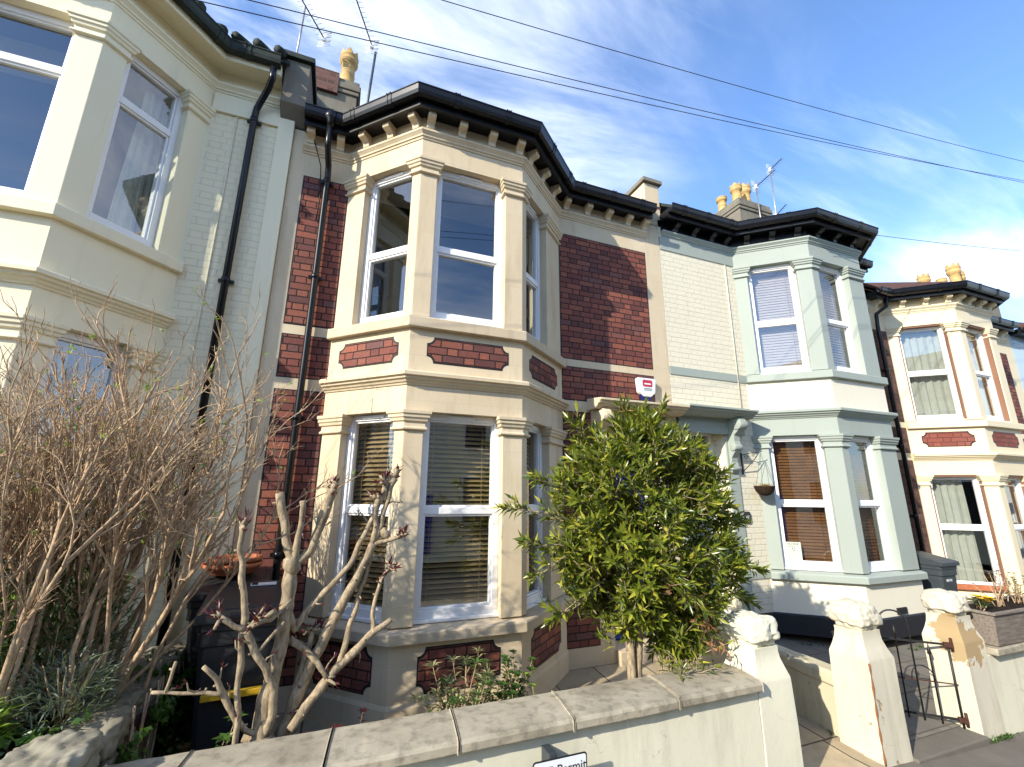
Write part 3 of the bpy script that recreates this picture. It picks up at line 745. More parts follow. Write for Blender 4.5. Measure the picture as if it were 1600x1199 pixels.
# --- cream house with red brick panels, next along
cc, CL, CF, CR, cfw, crf = terraced_house(dict(zo=-.383, xL=8.65, xR=13.85, JL=(9.186,0), A=(9.996,-.735), B=(11.2,-.735), JR=(12.0,0),
    label='cream bay house with painted brick panels and pale curtains, beyond the sage green house', wall=M_cream2, trim=M_cream2, door=(12.65,13.45,2.78),
    opL=((.16,.90),(.16,.90)), opF=((.17,.98),(.17,.98)), opR=((.11,.70),(.11,.70)), transom=(2.20,4.97), ex=(8.72,13.6), doormat=M_bluedoor,
    mod=lambda f0,fl,ff,fr,f1: [(f0,(.2,)),(fl,(.3,.66,1.0)),(ff,(.1,.43,.8,1.14)),(fr,(.12,.48,.84)),(f1,(.2,.6,1.0,1.4))],
    wopt={(0,0):dict(edge=M_terrac,curtain=[(.18,.72,.9,2.62,5,.05)]),(0,1):dict(edge=M_terrac,curtain=[(.2,.6,.9,2.62,4,.05)]),(0,2):dict(edge=M_terrac),
          (1,0):dict(edge=M_terrac,curtain=[(.18,.88,3.72,5.42,6,.03)]),(1,1):dict(edge=M_terrac,curtain=[(.19,.5,3.72,5.42,3,.03),(.7,.96,3.72,5.42,3,.03)]),(1,2):dict(edge=M_terrac)}))
for s0, s1, z0, z1 in ((8.70,9.15,3.67,5.42),(8.70,9.15,.85,2.95),(8.70,9.15,3.1,3.54),(12.02,13.5,3.68,5.5),(12.02,13.5,3.13,3.55)): brick_panel(W0, s0, s1, z0, z1, M_brick_dk if s0 < 9 else M_brick, cc, 0)
M_pbrick = mat_brick('painted_red_brick', [(0,(.24,.07,.05)),(.5,(.28,.085,.06)),(1,(.32,.10,.07))], (.10,.035,.028))
brick_panel(CL, .20, .92, 3.205, 3.45, M_pbrick, cc); brick_panel(CF, .19, 1.02, 3.205, 3.45, M_pbrick, cc); brick_panel(CR, .18, .9, 3.205, 3.45, M_pbrick, cc)
downpipe(cc, [(8.95,-.22,6.02),(8.95,-.2,5.85),(8.83,-.07,5.72),(8.82,-.06,5.5),(8.82,-.06,.1)], clips=[(8.82,-.06,4.6),(8.82,-.06,3.2),(8.82,-.06,2.0)], mat=M_gutter)
m = MB()
CL.box(m, .12,.86,-.10,.03,.835,.91); m.build('window_box', M_terra, cc, bevel=.006)

# --- pale blue house at the end of the view
blue, BL, BF, BR, bfw, brf = terraced_house(dict(zo=-.40, xL=13.85, xR=18.7, JL=(15.35,0), A=(16.1,-.735), B=(17.3,-.735), JR=(18.1,0),
    label='pale blue painted house at the far right edge', wall=M_blue, trim=M_blue, door=(14.0,14.75,2.78),
    opL=((.19,.90),(.20,.90)), opF=((.14,.9),(.15,.9)), opR=((.11,.80),(.11,.80)), transom=(2.11,4.90), ex=(13.9,18.6), doormat=M_bluedoor, wopt={}))
chimney(blue, 17.75, 19.55, 2.0, 3.4, 7.2, 8.95, [(18.0,3.1,.95,.15,True),(18.15,2.7,.7,.12,False),(18.55,2.5,1.15,.16,True),(19.05,2.6,1.0,.14,True)], M_gstone, M_gstone)

# --- cream painted house on the left
left, LL, LF, LR, lfw, lrf = terraced_house(dict(zo=.504, xL=-6.60, xR=-1.375, JL=(-4.75,0), A=(-4.04,-.735), B=(-2.84,-.735), JR=(-2.204,0),
    label='cream painted house with net curtain and mossy tiled roof, behind the bare shrub', wall=M_cream, trim=M_cream, door=(-6.3,-5.5,3.6),
    opL=((.19,.85),(.20,.85)), opF=((.19,1.0),(.19,1.0)), opR=((.19,.76),(.19,.76)), transom=(2.16,5.36), ex=(-6.5,-1.56), doormat=M_bluedoor, soffit=M_cream, gproj=.24, gutter=M_slate, rooftile=M_slate,
    wopt={(1,2):dict(curtain=[(.50,.73,4.62,6.28,3,.10)]),(0,2):dict(curtain=[(.2,.42,1.75,3.5,2,.03)])}))
# brick infill between raised pilaster strips
m = MB(); m.box(-2.19,-1.545,-.004,.05,.45,6.38); m.build('painted_brickwork', M_cream_brick, left)
m = MB(); m.box(-1.545,-1.379,-.035,.05,.45,6.62); m.box(-2.19,-1.540,-.034,.05,6.385,6.62); m.build('pilaster_strip', M_cream, left, bevel=.004)
m = MB(); m.tube([(-1.95,-.012,6.5),(-1.96,-.012,.6)], .009, 6); m.build('painted_cable', M_cream_brick, left)
downpipe(left, [(-1.62,-.30,6.90),(-1.62,-.28,6.78),(-1.66,-.2,6.70),(-1.765,-.08,6.50),(-1.775,-.07,6.40),(-1.78,-.065,.5)], clips=[(-1.776,-.066,6.35),(-1.778,-.066,4.4),(-1.78,-.066,2.9)])
t = MB()
for i in range(24):
    x = -6.3+i*.205
    if -4.95 < x < -2.0: continue
    t.tube([(x,-.36,7.09),(x,-.1,7.31),(x,.3,7.64)], .055, 8)
for F in (LL, LF, LR):
    n = int(F.L/.2)
    for i in range(n+1):
        u = F.L*i/n; a = F.p(u,-.34,7.08); b = F.p(u,-.05,7.27); t.tube([a,b], .05, 8)
t.build('tile_roll', M_slate, lrf)
# ------------------------------------------------------------------ ground
def sheet(name, pts, mat, kind='structure'):
    m = MB(); m.add(pts, [tuple(range(len(pts)))]); o = m.build(name, mat); return tag(o, kind=kind)
sheet('ground', [(-300,-300,-.30),(300,-300,-.30),(300,300,-.30),(-300,300,-.30)], M_earth)
def pz(x): return .25-.033*(x-3.7)
sheet('road', [(-40,-9.3,pz(-40)-.12),(60,-9.3,pz(60)-.12),(60,-4.19,pz(60)-.12),(-40,-4.19,pz(-40)-.12)], M_asphalt)
m = MB(); m.hexa([(-40,-4.05,-.5),(60,-4.05,-2.2),(60,-2.05,-2.2),(-40,-2.05,-.5),(-40,-4.05,pz(-40)),(60,-4.05,pz(60)),(60,-2.05,pz(60)),(-40,-2.05,pz(-40))]); tag(m.build('pavement', M_pave), kind='structure')
m = MB(); m.hexa([(-40,-4.19,-.5),(60,-4.19,-2.2),(60,-4.053,-2.2),(-40,-4.053,-.5),(-40,-4.19,pz(-40)+.002),(60,-4.19,pz(60)+.002),(60,-4.053,pz(60)+.002),(-40,-4.053,pz(-40)+.002)]); tag(m.build('kerb', M_kerb), kind='structure')
def gz(y): return .415+.072*y
sheet('garden_paving', [(-1.50,-2.048,gz(-2.048)),(3.80,-2.048,gz(-2.048)),(3.80,.29,gz(.29)),(-1.50,.29,gz(.29))], M_paving)
sheet('grey_paving', [(3.80,-2.048,gz(-2.048)),(8.65,-2.048,gz(-2.048)),(8.65,.29,gz(.29)),(3.80,.29,gz(.29))], M_slabs_gr)
sheet('far_paving', [(8.65,-2.048,-.05),(40,-2.048,-.3),(40,.29,-.1),(8.65,.29,.05)], M_slabs_gr)
m = MB(); m.box(4.03,5.06,-2.25,-1.72,0,.262); tag(m.build('gate_threshold', M_pave, bevel=.012), kind='structure')
m = MB(); m.box(2.79,3.69,-2.22,-1.9,0,.268); tag(m.build('path_threshold', M_paving, bevel=.012), kind='structure')
# planting bed soil of the main garden, and the raised bed on the left
def lumpy(name, x0, x1, y0, y1, z, amp, mat, n=40):
    m = MB(); vs = []; fs = []
    for j in range(n+1):
        for i in range(n+1):
            x = x0+(x1-x0)*i/n; y = y0+(y1-y0)*j/n; vs.append((x,y,z+amp*noise.noise((x*4,y*4,1))+amp*.5*noise.noise((x*13,y*13,4))))
    for j in range(n):
        for i in range(n): fs.append((j*(n+1)+i,j*(n+1)+i+1,(j+1)*(n+1)+i+1,(j+1)*(n+1)+i))
    m.add(vs, fs, True); return tag(m.build(name, mat), kind='structure')
lumpy('planting_bed', -1.47, 1.15, -1.87, -1.25, .36, .03, M_soil)
lumpy('raised_bed', -6.5, -1.68, -2.0, -.78, 1.08, .05, M_soil, 60)

# ------------------------------------------------------------------ front wall of the main house
fwall = wthing('garden_wall', 'pale green rendered front wall with grey coping stones', 'wall', (.46,-2.05,.3))
m = MB(); m.box(-1.50, 2.45, -2.20, -1.92, 0, .962); m.build('rendered_face', M_wallpaint, fwall, bevel=.006)
xs = [-1.52, -1.16, -.482, .20, .905, 1.695, 2.44]
for k in range(6):
    m = MB(); a, b = xs[k]+.005, xs[k+1]-.005; dz = random.uniform(-.003,.003); sk = .05 if 0 < k < 5 else 0
    n = 8; vs = []
    pr = [(-2.262,.962),(-2.262,1.004),(-2.25,1.022),(-2.05,1.030),(-1.872,1.022),(-1.862,1.004),(-1.862,.962)]
    secs = []
    for i in range(n+1):
        q = i/n
        for y, z in pr:
            xo = (y+2.262)*.12 if i in (0, n) else (y+2.262)*.12
            x = a+(b-a)*q+xo-.0
            vs.append((x, y+.0035*noise.noise((x*9,y*7,z*9)), z+dz+.004*noise.noise((x*11,y*9,3))))
    L = len(pr); fs = [(i*L+j,(i+1)*L+j,(i+1)*L+(j+1)%L,i*L+(j+1)%L) for i in range(n) for j in range(L)]
    fs += [tuple(range(L-1,-1,-1)), tuple(n*L+j for j in range(L))]
    m.add(vs, fs); m.build('coping_stone', M_coping, fwall, bevel=.006)
    if k < 5:
        mm = MB(); mm.hexa([(b-.002,-2.250,.97),(b+.012,-2.250,.97),(b+.060,-1.87,.97),(b+.046,-1.87,.97),(b-.002,-2.250,1.003),(b+.012,-2.250,1.003),(b+.060,-1.87,1.012),(b+.046,-1.87,1.012)]); mm.build('mortar_joint', M_soil if k < 3 else M_gstone, fwall)

def gate_pillar(x0, x1, y0, y1, zb, label, mat, seed, hr=1.0, wall=None):
    p = wthing('gate_pillar', label, 'gate pillar', ((x0+x1)/2,(y0+y1)/2,zb), 'gate pillars with carved tops')
    cx, cy = (x0+x1)/2, (y0+y1)/2; hw, hd = (x1-x0)/2, (y1-y0)/2
    m = MB(); rings = []
    prof = [(zb-.1,1.04),(.40,1.03),(.7,1.01),(.985,1.0),(1.0,.985),(1.06,.86),(1.12,.76),(1.17,.73),(1.20,.74)]
    N = 6
    vs = []; 
    for z, q in prof:
        for i in range(4*N):
            sd, r = divmod(i, N); u = -1+2*r/N
            a, b = ((u,-1),(1,u),(-u,1),(-1,-u))[sd]
            x = cx+hw*a*q; y = cy+hd*b*q
            k = .006*noise.noise((x*4+seed,y*4,z*3))+.003*noise.noise((x*18,y*18,z*15+seed))
            vs.append((x+k*a, y+k*b, z))
    n = 4*N
    fs = [(j*n+i, j*n+(i+1)%n, (j+1)*n+(i+1)%n, (j+1)*n+i) for j in range(len(prof)-1) for i in range(n)]
    fs.append(tuple((len(prof)-1)*n+i for i in range(n)))
    m.add(vs, fs, True); sh = m.build('shaft', mat, p); es = sh.modifiers.new('crisp', 'EDGE_SPLIT'); es.split_angle = R(38)
    # weathered carved head: folded leaf lumps
    import bmesh
    bm = bmesh.new(); bmesh.ops.create_icosphere(bm, subdivisions=5, radius=1)
    for v in bm.verts:
        d = v.co.normalized()
        mx = max(abs(d.x), abs(d.y), abs(d.z)); r = (1/mx)**.42
        a = math.atan2(d.y, d.x)
        r *= 1+.07*math.cos(4*a)*(-1)*(1-abs(d.z))
        n1 = noise.noise((d.x*1.9+seed,d.y*1.9,d.z*1.9)); n2 = noise.noise((d.x*3.4+seed*2,d.y*3.4,d.z*3.4)); n3 = noise.noise((d.x*7+seed,d.y*7,d.z*7))
        r += .15*n1 + .08*(.35-abs(n2)*1.6) + .022*n3
        q = Vector((d.x*hw*.95, d.y*hd*.95, d.z*.125*hr))*r
        if d.z < -.35: q.x *= .86; q.y *= .86
        v.co = q+Vector((cx, cy, 1.295))
    me = bpy.data.meshes.new('carved_head'); bm.to_mesh(me); bm.free()
    me.polygons.foreach_set('use_smooth', [True]*len(me.polygons)); me.materials.append(mat)
    o = bpy.data.objects.new('carved_head', me); COL.objects.link(o); o.parent = p; o.matrix_parent_inverse = Matrix.Translation(-p.location)
    return p
gate_pillar(2.455, 2.79, -2.205, -1.87, .28, 'white gate pillar with carved top at the end of the pale green wall, in leaf shadow', M_wallpaint, 1.3)
gate_pillar(3.70, 4.025, -2.20, -1.87, .25, 'white gate pillar with carved top and a rusty crack down its corner, left of the iron gate', M_flaky2, 4.1)
gate_pillar(5.075, 5.40, -2.20, -1.87, .20, 'flaking white gate pillar showing bare tan stone, beside the timber planter', M_flaky, 8.7)

# low wall between the two gardens
m = MB(); m.tube([(3.693+.004*math.sin(z*9), -2.203, z) for z in [ .26+.045*i for i in range(17)]], [.006+.003*math.sin(i*1.7) for i in range(17)], 5); pb = [o for o in bpy.data.objects if o.name.startswith('gate_pillar')][1]; m.build('rusty_crack', mat_simple('rusty_stain', (.30,.12,.05), .9, .1), pb)
pw = wthing('garden_wall', 'low mossy white party wall running back from the cracked pillar', 'wall', (3.83,-1.0,.3))
m = MB(); n = 14; vs = []; fs = []
pr = [(3.75,.2),(3.74,.68),(3.725,.70),(3.73,.775),(3.76,.80),(3.90,.80),(3.92,.77),(3.92,.2)]
for i in range(n+1):
    y = -1.872+(1.75)*i/n
    for x, z in pr: vs.append((x+.012*noise.noise((y*3,z*5,1)), y, z+(.045*i/n if z > .5 else 0)+.012*noise.noise((y*4,x*9,7))))
L = len(pr); fs = [(i*L+j,(i+1)*L+j,(i+1)*L+(j+1)%L,i*L+(j+1)%L) for i in range(n) for j in range(L)]+[tuple(range(L)),tuple(n*L+j for j in range(L-1,-1,-1))]
m.add(vs, fs); m.build('rendered_body', M_party, pw)

# wall in front of the cream house with brick panels
rw = wthing('garden_wall', 'pale rendered front wall under the timber planter at the right', 'wall', (8,-2.05,.15))
m = MB(); m.box(5.395, 16, -2.20, -1.95, -.3, .86); m.build('rendered_face', M_wallpaint, rw, bevel=.006)
m = MB(); m.box(5.44, 16, -2.27, -1.90, .862, .925); m.build('coping', M_coping, rw, bevel=.01)

# ------------------------------------------------------------------ left garden wall, rough stones
lw = wthing('garden_wall', 'old brick and rubble side wall topped with rough grey stones, below the bare shrub', 'wall', (-1.7,-1.2,.4))
m = MB(); m.box(-1.74, -1.515, -2.17, -.30, .2, 1.03); m.build('brick_body', M_brick_dk, lw)
m = MB(); m.box(-6.6, -1.53, -2.19, -1.95, .2, 1.0); m.build('rubble_face', M_gstone, lw)
def rough_stone(x0, x1, y0, y1, z0, z1, parent, mat, seed):
    import bmesh
    bm = bmesh.new(); bmesh.ops.create_cube(bm, size=2); bmesh.ops.subdivide_edges(bm, edges=bm.edges[:], cuts=20, use_grid_fill=True)
    for v in bm.verts:
        c = v.co.copy(); l = max(abs(c.x),abs(c.y),abs(c.z)); rr = c.length
        c = c*(1-.20*(rr/1.732)**4)
        p = Vector(((x0+x1)/2+c.x*(x1-x0)/2, (y0+y1)/2+c.y*(y1-y0)/2, (z0+z1)/2+c.z*(z1-z0)/2))
        k = .035*noise.noise(p*4.5+Vector((seed,0,0)))+.014*noise.noise(p*16+Vector((0,seed,0)))+.03*(abs(noise.noise(p*7+Vector((0,0,seed))))-.2)+.018*noise.noise(p*34)-.045*max(0,noise.noise(Vector((p.x*3,p.y*5,p.z*24+seed)))-.25)
        v.co = p+c.normalized()*k
    me = bpy.data.meshes.new('rough_stone'); bm.to_mesh(me); bm.free(); me.materials.append(mat); me.polygons.foreach_set('use_smooth', [True]*len(me.polygons))
    o = bpy.data.objects.new('rough_stone', me); COL.objects.link(o); o.parent = parent; o.matrix_parent_inverse = Matrix.Translation(-parent.location); return o
M_rubble = mat_stone('rubble_stone', (.31,.285,.215), (.15,.13,.085), .95, False, .95, 3.0)
y = -2.16; k = 0
while y < -.4:
    l = random.uniform(.22,.40); w0 = random.uniform(-.015,.02)
    rough_stone(-1.80, -1.485+w0, y, y+l-.012, 1.0, 1.16+random.uniform(-.02,.025), lw, M_rubble, k*3.7); y += l; k += 1
x = -1.82
while x > -6.4:
    l = random.uniform(.3,.5)
    rough_stone(x-l+.012, x, -2.25, -1.92, .985, 1.15+random.uniform(-.02,.03), lw, M_rubble, k*2.3); x -= l; k += 1
# tile and brick rubble on the side of the wall
for k in range(6):
    yy = -1.95+k*.16
    m = MB(); m.box(-1.522, -1.487+random.uniform(-.01,.015), yy, yy+random.uniform(.06,.12), .35, 1.0); m.build('upright_brick', [M_brick_dk, M_gstone][k%2], lw, bevel=.01)

# ------------------------------------------------------------------ iron gate
gate = thing('garden_gate', 'black iron hooped garden gate standing half open by the flaking pillar', 'gate', (5.05,-2.10,.25), rz=math.atan2(.67,-.67))
m = MB(); Wd = .95; r = .008
m.box(.0, Wd, -.005, .005, .07, .09)
mb1 = m.build('bottom_rail', M_iron, gate)
m = MB(); m.box(.0, Wd, -.005, .005, .697, .715); m.build('top_rail', M_iron, gate)
m = MB(); m.box(0, Wd, -.003, .003, .365, .375); m.build('mid_rail', M_rust, gate)
def hoop(a, b, z0, zt):
    m = MB(); rr = (b-a)/2; pts = [(a,0,z0),(a,0,zt-rr)]+[((a+b)/2-rr*math.cos(R(w)),0,zt-rr+rr*math.sin(R(w))) for w in range(15,180,15)]+[(b,0,zt-rr),(b,0,z0)]
    m.tube(pts, r, 8); return m.build('hoop', M_iron, gate)
hoop(.30, .53, 0.0, .97); hoop(.62, .85, 0.0, .86)
for x in (.02, .93):
    m = MB(); m.tube([(x,0,.0),(x,0,.72)], .010, 8); m.build('upright', M_iron, gate)
for x, h in ((.415,.84),(.735,.75),(.17,.70)):
    m = MB(); m.tube([(x,0,.0),(x,0,h-.1),(x,0,h-.09),(x,0,h-.05),(x,0,h)], [.007,.007,.018,.012,.001], 8); m.build('upright', M_iron, gate)
for x in (.25, .58):
    m = MB(); m.tube([(x-.09*math.cos(R(w)),.0,.38+.12*math.sin(R(w))) for w in range(0,181,20)], .005, 6); m.build('small_hoop', M_iron, gate)
for z in (.08, .705):
    m = MB(); m.box(-.02,.05,-.014,.014,z-.02,z+.02); m.tube([(-.01,0,z-.05),(-.01,0,z+.06)], .013, 8); m.build('hinge', M_rust, gate)

# ------------------------------------------------------------------ wheelie bins
def wheelie_bin(loc, rz, label, mat, txt=None, sticker=False, yellow=False, s=1.0, lid_open=0, sc=(1,1,1)):
    b = thing('wheelie_bin', label, 'bin', loc, 'wheelie bins', rz)
    m = MB(); w0, w1, d0, d1, h = .17*s, .225*s, .20*s, .265*s, .93*s
    def ring(w, d, z, c=.03): return [(-w+c,-d,z),(w-c,-d,z),(w,-d+c,z),(w,d,z),(-w,d,z),(-w,-d+c,z)]
    rs = [ring(w0,d0,.03),ring(w0+.01,d0+.01,.10),ring(w1-.006,d1-.006,h*.80),ring(w1-.006,d1-.006,h*.86),ring(w1+.012,d1+.012,h*.865),ring(w1+.012,d1+.012,h*.95),ring(w1+.02,d1+.02,h*.955),ring(w1+.02,d1+.02,h)]
    vs = [p for q in rs for p in q]; n = 6
    fs = [(j*n+i,j*n+(i+1)%n,(j+1)*n+(i+1)%n,(j+1)*n+i) for j in range(len(rs)-1) for i in range(n)]+[tuple(range(n-1,-1,-1)),tuple((len(rs)-1)*n+i for i in range(n))]
    m.add(vs, fs); m.build('body', mat, b, bevel=.008)
    m = MB(); W, D = w1+.035, d1+.05
    q = [(-D,.0),(-D,.05),(-D+.03,.062),(D*.5,.135),(D-.02,.14),(D+.02,.12),(D+.03,0)]
    m.extr(q, (-W,0,h+.004), (0,1,0), (0,0,1), (1,0,0), 0, 2*W)
    q2 = [(-D+.06,.06),(-D+.08,.075),(D*.5,.148),(D-.06,.15),(D-.04,.13)]
    m.extr(q2, (-W+.05,0,h+.004), (0,1,0), (0,0,1), (1,0,0), 0, 2*W-.1)
    lid = m.build('lid', mat, b, bevel=.014, seg=3)
    if lid_open: lid.rotation_euler = (lid_open,0,0)
    m = MB(); m.tube([(-w1*.8,d1+.02,h-.03),(-w1*.8,d1+.09,h+.02),(w1*.8,d1+.09,h+.02),(w1*.8,d1+.02,h-.03)], .016, 8); m.build('handle', mat, b)
    for sx in (-1, 1):
        m = MB(); m.tube([(sx*(w0+.005),d0+.02,.10),(sx*(w0+.05),d0+.02,.10)], .10, 20); m.build('wheel', M_bin, b)
    if txt: text_obj('lettering', txt, .045, (-.10,-(d0+(d1-d0)*.80)-.006,h*.78), (1,0,0), (0,-.07,1), M_white, b)
    if sticker:
        m = MB(); z0 = h+.1475; m.hexa([(-.02,.12,z0),(.16,.12,z0),(.16,.175,z0+.010),(-.02,.175,z0+.010),(-.02,.12,z0+.006),(.16,.12,z0+.006),(.16,.175,z0+.014),(-.02,.175,z0+.014)]); m.build('paper_label', M_white, lid)
        m = MB(); z0 = h+.1500; m.hexa([(-.012,.126,z0),(.03,.126,z0),(.03,.168,z0+.008),(-.012,.168,z0+.008),(-.012,.126,z0+.007),(.03,.126,z0+.007),(.03,.168,z0+.0145),(-.012,.168,z0+.0145)]); m.build('label_mark', M_ink, lid)
    if yellow:
        m = MB(); m.box(-w1*.75,w1*.75,-d1-.035,-d1+.01,h*.56,h*.60); m.build('yellow_strip', M_yellow, b, bevel=.006)
    b.scale = sc; return b
wheelie_bin((-1.065,-.87,.42), .06, 'black wheelie bin with a white sticker on its sloping lid, behind the pruned shrub', M_bin, sticker=True, yellow=True, s=1.12)
wheelie_bin((-1.27,-.34,.50), .05, 'black wheelie bin with terracotta saucers on its lid, against the house wall', M_bin, s=1.08)
wheelie_bin((7.86,-.60,.40), .0, 'dark grey wheelie bin with white lettering, between the sage green and cream bays', M_bin_g, txt='BRISTOL', s=1.0, sc=(.86,.86,1.02))
for k, (dx, dz, r) in enumerate(((0,0,.225),(.02,.045,.20))):
    m = MB(); m.lathe([(r*.72,0),(r*.74,.004),(r*.97,.052),(r,.055),(r,.082),(r*.95,.084),(r*.88,.05),(r*.7,.018),(0.001,.016)], (-1.30+dx,-.33,1.655+dz), 32)
    o = m.build('plant_saucer', M_terra, None); tag(o, ('wide terracotta plant saucer lying on the black bin lid, lower of the two','terracotta plant saucer stacked on top of the other saucer')[k], 'plant saucer', 'terracotta saucers on the bin')
# teal recycling tub behind the wall
rb = thing('recycling_box', 'teal recycling box with a white mark, in the shade under the pruned shrub', 'recycling box', (-.10,-1.52,.38), rz=.1)
m = MB(); m.hexa([(-.20,-.14,0),(.20,-.14,0),(.20,.14,0),(-.20,.14,0),(-.26,-.19,.36),(.26,-.19,.36),(.26,.19,.36),(-.26,.19,.36)]); m.build('tub', M_teal, rb, bevel=.015)
m = MB(); m.box(-.28,.28,-.21,.21,.362,.395); m.build('lid', M_bin_g, rb, bevel=.012)
m = MB(); m.extr([(-.03,-.04),(.03,-.04),(.045,.0),(0,.05),(-.02,.01)], (.12,-.168,.18), (1,0,0), (0,-.13,1), (0,-1,0), 0, .004); m.build('white_mark', M_paper, rb)

# ------------------------------------------------------------------ parking sign, alarm, plate, poster, basket
sg = wthing('parking_sign', 'small white and blue permit parking sign with black edge, on the front wall', 'sign', (.79,-2.30,.45))
def rrect(x0, x1, z0, z1, r, n=5):
    P = []
    for cx, cz, a0 in ((x0+r,z0+r,180),(x1-r,z0+r,270),(x1-r,z1-r,0),(x0+r,z1-r,90)):
        for i in range(n+1): a = R(a0+90*i/n); P.append((cx+r*math.cos(a), cz+r*math.sin(a)))
    return P
x0, x1, z0, z1 = .61, .955, .40, .873
m = MB(); m.extr(rrect(x0,x1,z0,z1,.018), (0,-2.31,0), (1,0,0), (0,0,1), (0,-1,0), 0, .003); m.build('black_plate', M_ink, sg)
m = MB(); m.extr(rrect(x0+.008,x1-.008,z0+.008,z1-.008,.013), (0,-2.3132,0), (1,0,0), (0,0,1), (0,-1,0), 0, .001); m.build('white_face', M_white, sg)
m = MB(); m.extr(rrect(x0+.028,x0+.125,z1-.15,z1-.035,.006), (0,-2.3143,0), (1,0,0), (0,0,1), (0,-1,0), 0, .001); m.build('blue_square', M_signblue, sg)
text_obj('letter', 'P', .115, (x0+.042,-2.3156,z1-.133), (1,0,0), (0,0,1), M_white, sg)
text_obj('lettering', 'Permit\nholders\nonly', .070, (x0+.148,-2.3146,z1-.082), (1,0,0), (0,0,1), M_ink, sg)
m = MB(); m.box(.715,.765,-2.309,-2.2,.80,.893); m.build('bracket', M_bin_g, sg, bevel=.004)

al = wthing('alarm_box', 'white burglar alarm box with a red logo, on the brick wall above the door hood', 'alarm box', (3.33,-.0,3.75))
m = MB(); poly = [(-.155,.125),(-.14,.145),(.14,.145),(.155,.125),(.135,-.06),(.06,-.12),(-.06,-.12),(-.135,-.06)]
m.extr(poly, (3.345,0,3.75), (1,0,0), (0,0,1), (0,-1,0), .004, .075); m.build('cover', M_white, al, bevel=.014, seg=3)
m = MB(); m.extr([(-.115,-.05),(.115,-.05),(.075,-.175),(-.075,-.175)], (3.345,0,3.75), (1,0,0), (0,0,1), (0,-1,0), .003, .06); m.build('strobe', M_navy, al, bevel=.01)
m = MB(); m.extr(rrect(-.075,.085,.02,.115,.02), (3.345,0,3.75), (1,0,0), (0,0,1), (0,-1,0), .0755, .0775); m.build('red_logo', M_red, al)
m = MB(); m.extr(rrect(-.05,.06,.05,.07,.008), (3.345,0,3.75), (1,0,0), (0,0,1), (0,-1,0), .0778, .079); m.build('logo_bar', M_white, al)
for q in (0, .022): 
    m = MB(); m.box(3.285,3.42,-.0770,-.0758,3.715+q,3.729+q); m.build('print_line', M_greyink, al)

npz = wthing('number_plate', 'small dark slate house number plate 67 on the white brickwork', 'house number', (4.985,0,2.03))
m = MB(); m.extr(rrect(4.925,5.045,1.94,2.10,.03), (0,-.004,0), (1,0,0), (0,0,1), (0,-1,0), 0, .02); m.build('plate', mat_simple('slate', (.03,.032,.036), .6), npz, bevel=.004)
text_obj('numerals', '67', .062, (4.985,-.0250,2.00), (1,0,0), (0,0,1), M_white, npz, align='CENTER')
GL2 = GL; t_ = .128
ps = wthing('window_poster', 'white NO RISE campaign poster in the lower sage green window', 'poster', (GL.p(.36,t_,1.5)))
u0, u1, pz0, pz1 = .265, .455, 1.40, 1.68
m = MB(); GL.box(m, u0, u1, t_-.003, t_-.001, pz0, pz1); m.build('sheet', M_paper, ps)
xd = GL.d; o = lambda u, z: GL.p(u, t_-.0034, z)
for tx, sz, z, mt in (('NO RISE',.040,1.640,M_ink),('ABOVE 1.5 C',.024,1.612,M_ink),('I SUPPORT',.030,1.535,M_greyink),('THE CLIMATE',.024,1.505,M_greyink),('AND ECOLOGICAL',.0185,1.480,M_greyink),('EMERGENCY BILL',.0185,1.458,M_greyink)):
    text_obj('lettering', tx, sz, o((u0+u1)/2,z), xd, (0,0,1), mt, ps, ext=.0002, align='CENTER')
m = MB()
for k in range(3):
    a0 = k*120; pts = [(.022*math.cos(R(a)),.022*math.sin(R(a))) for a in range(a0,a0+85,14)]+[(.014*math.cos(R(a)),.014*math.sin(R(a))) for a in range(a0+84,a0-1,-14)]
    m.extr(pts, GL.p((u0+u1)/2,t_-.003,1.585), GL.d, (0,0,1), -GL.n, 0, .0006)
m.build('round_emblem', M_ink, ps)
text_obj('frame_numeral', '62', .045, GL.p(.30,.088,2.20), GL.d, (0,0,1), M_greyink, green, ext=.0003)

hb = wthing('hanging_basket', 'small wicker hanging basket on a black scroll bracket by the sage green bay', 'hanging basket', (5.20,-.16,2.4))
m = MB(); m.lathe([(.02,0),(.07,.015),(.115,.06),(.135,.12),(.142,.128),(.135,.138),(.11,.12),(.0,.11)], (5.205,-.17,2.32), 20); m.build('basket', M_wicker, hb)
m = MB(); m.box(4.995,5.015,-.018,-.004,2.62,2.94); m.tube([(5.005,-.012,2.90),(5.10,-.09,2.93),(5.205,-.17,2.94),(5.225,-.19,2.96)], .006, 6)
m.tube([(5.005,-.012,2.66),(5.07,-.06,2.74),(5.14,-.12,2.84),(5.19,-.16,2.93)], .006, 6)
for c, s_ in (((5.06,-.05,2.87),.03),((5.13,-.11,2.90),.022)):
    m.tube([(c[0]+s_*math.cos(R(a))*(1-a/700)*.77,c[1]-s_*math.cos(R(a))*(1-a/700)*.63,c[2]+s_*math.sin(R(a))*(1-a/700)) for a in range(0,480,30)], .004, 5)
m.build('bracket', M_iron, hb)
m = MB()
for k in range(3):
    a = R(90+120*k); m.tube([(5.205+.135*math.cos(a),-.17+.135*math.sin(a),2.45),(5.205,-.17,2.93)], .0025, 4)
m.build('chain', M_wire, hb)
m = MB()
for k in range(60):
    a = random.uniform(0,6.28); r_ = random.uniform(0,.11)
    m.leaf((5.205+r_*math.cos(a),-.17+r_*math.sin(a),2.44), (math.cos(a)*.5,math.sin(a)*.5,random.uniform(.5,1.2)), (0,0,1), random.uniform(.04,.08), .012)
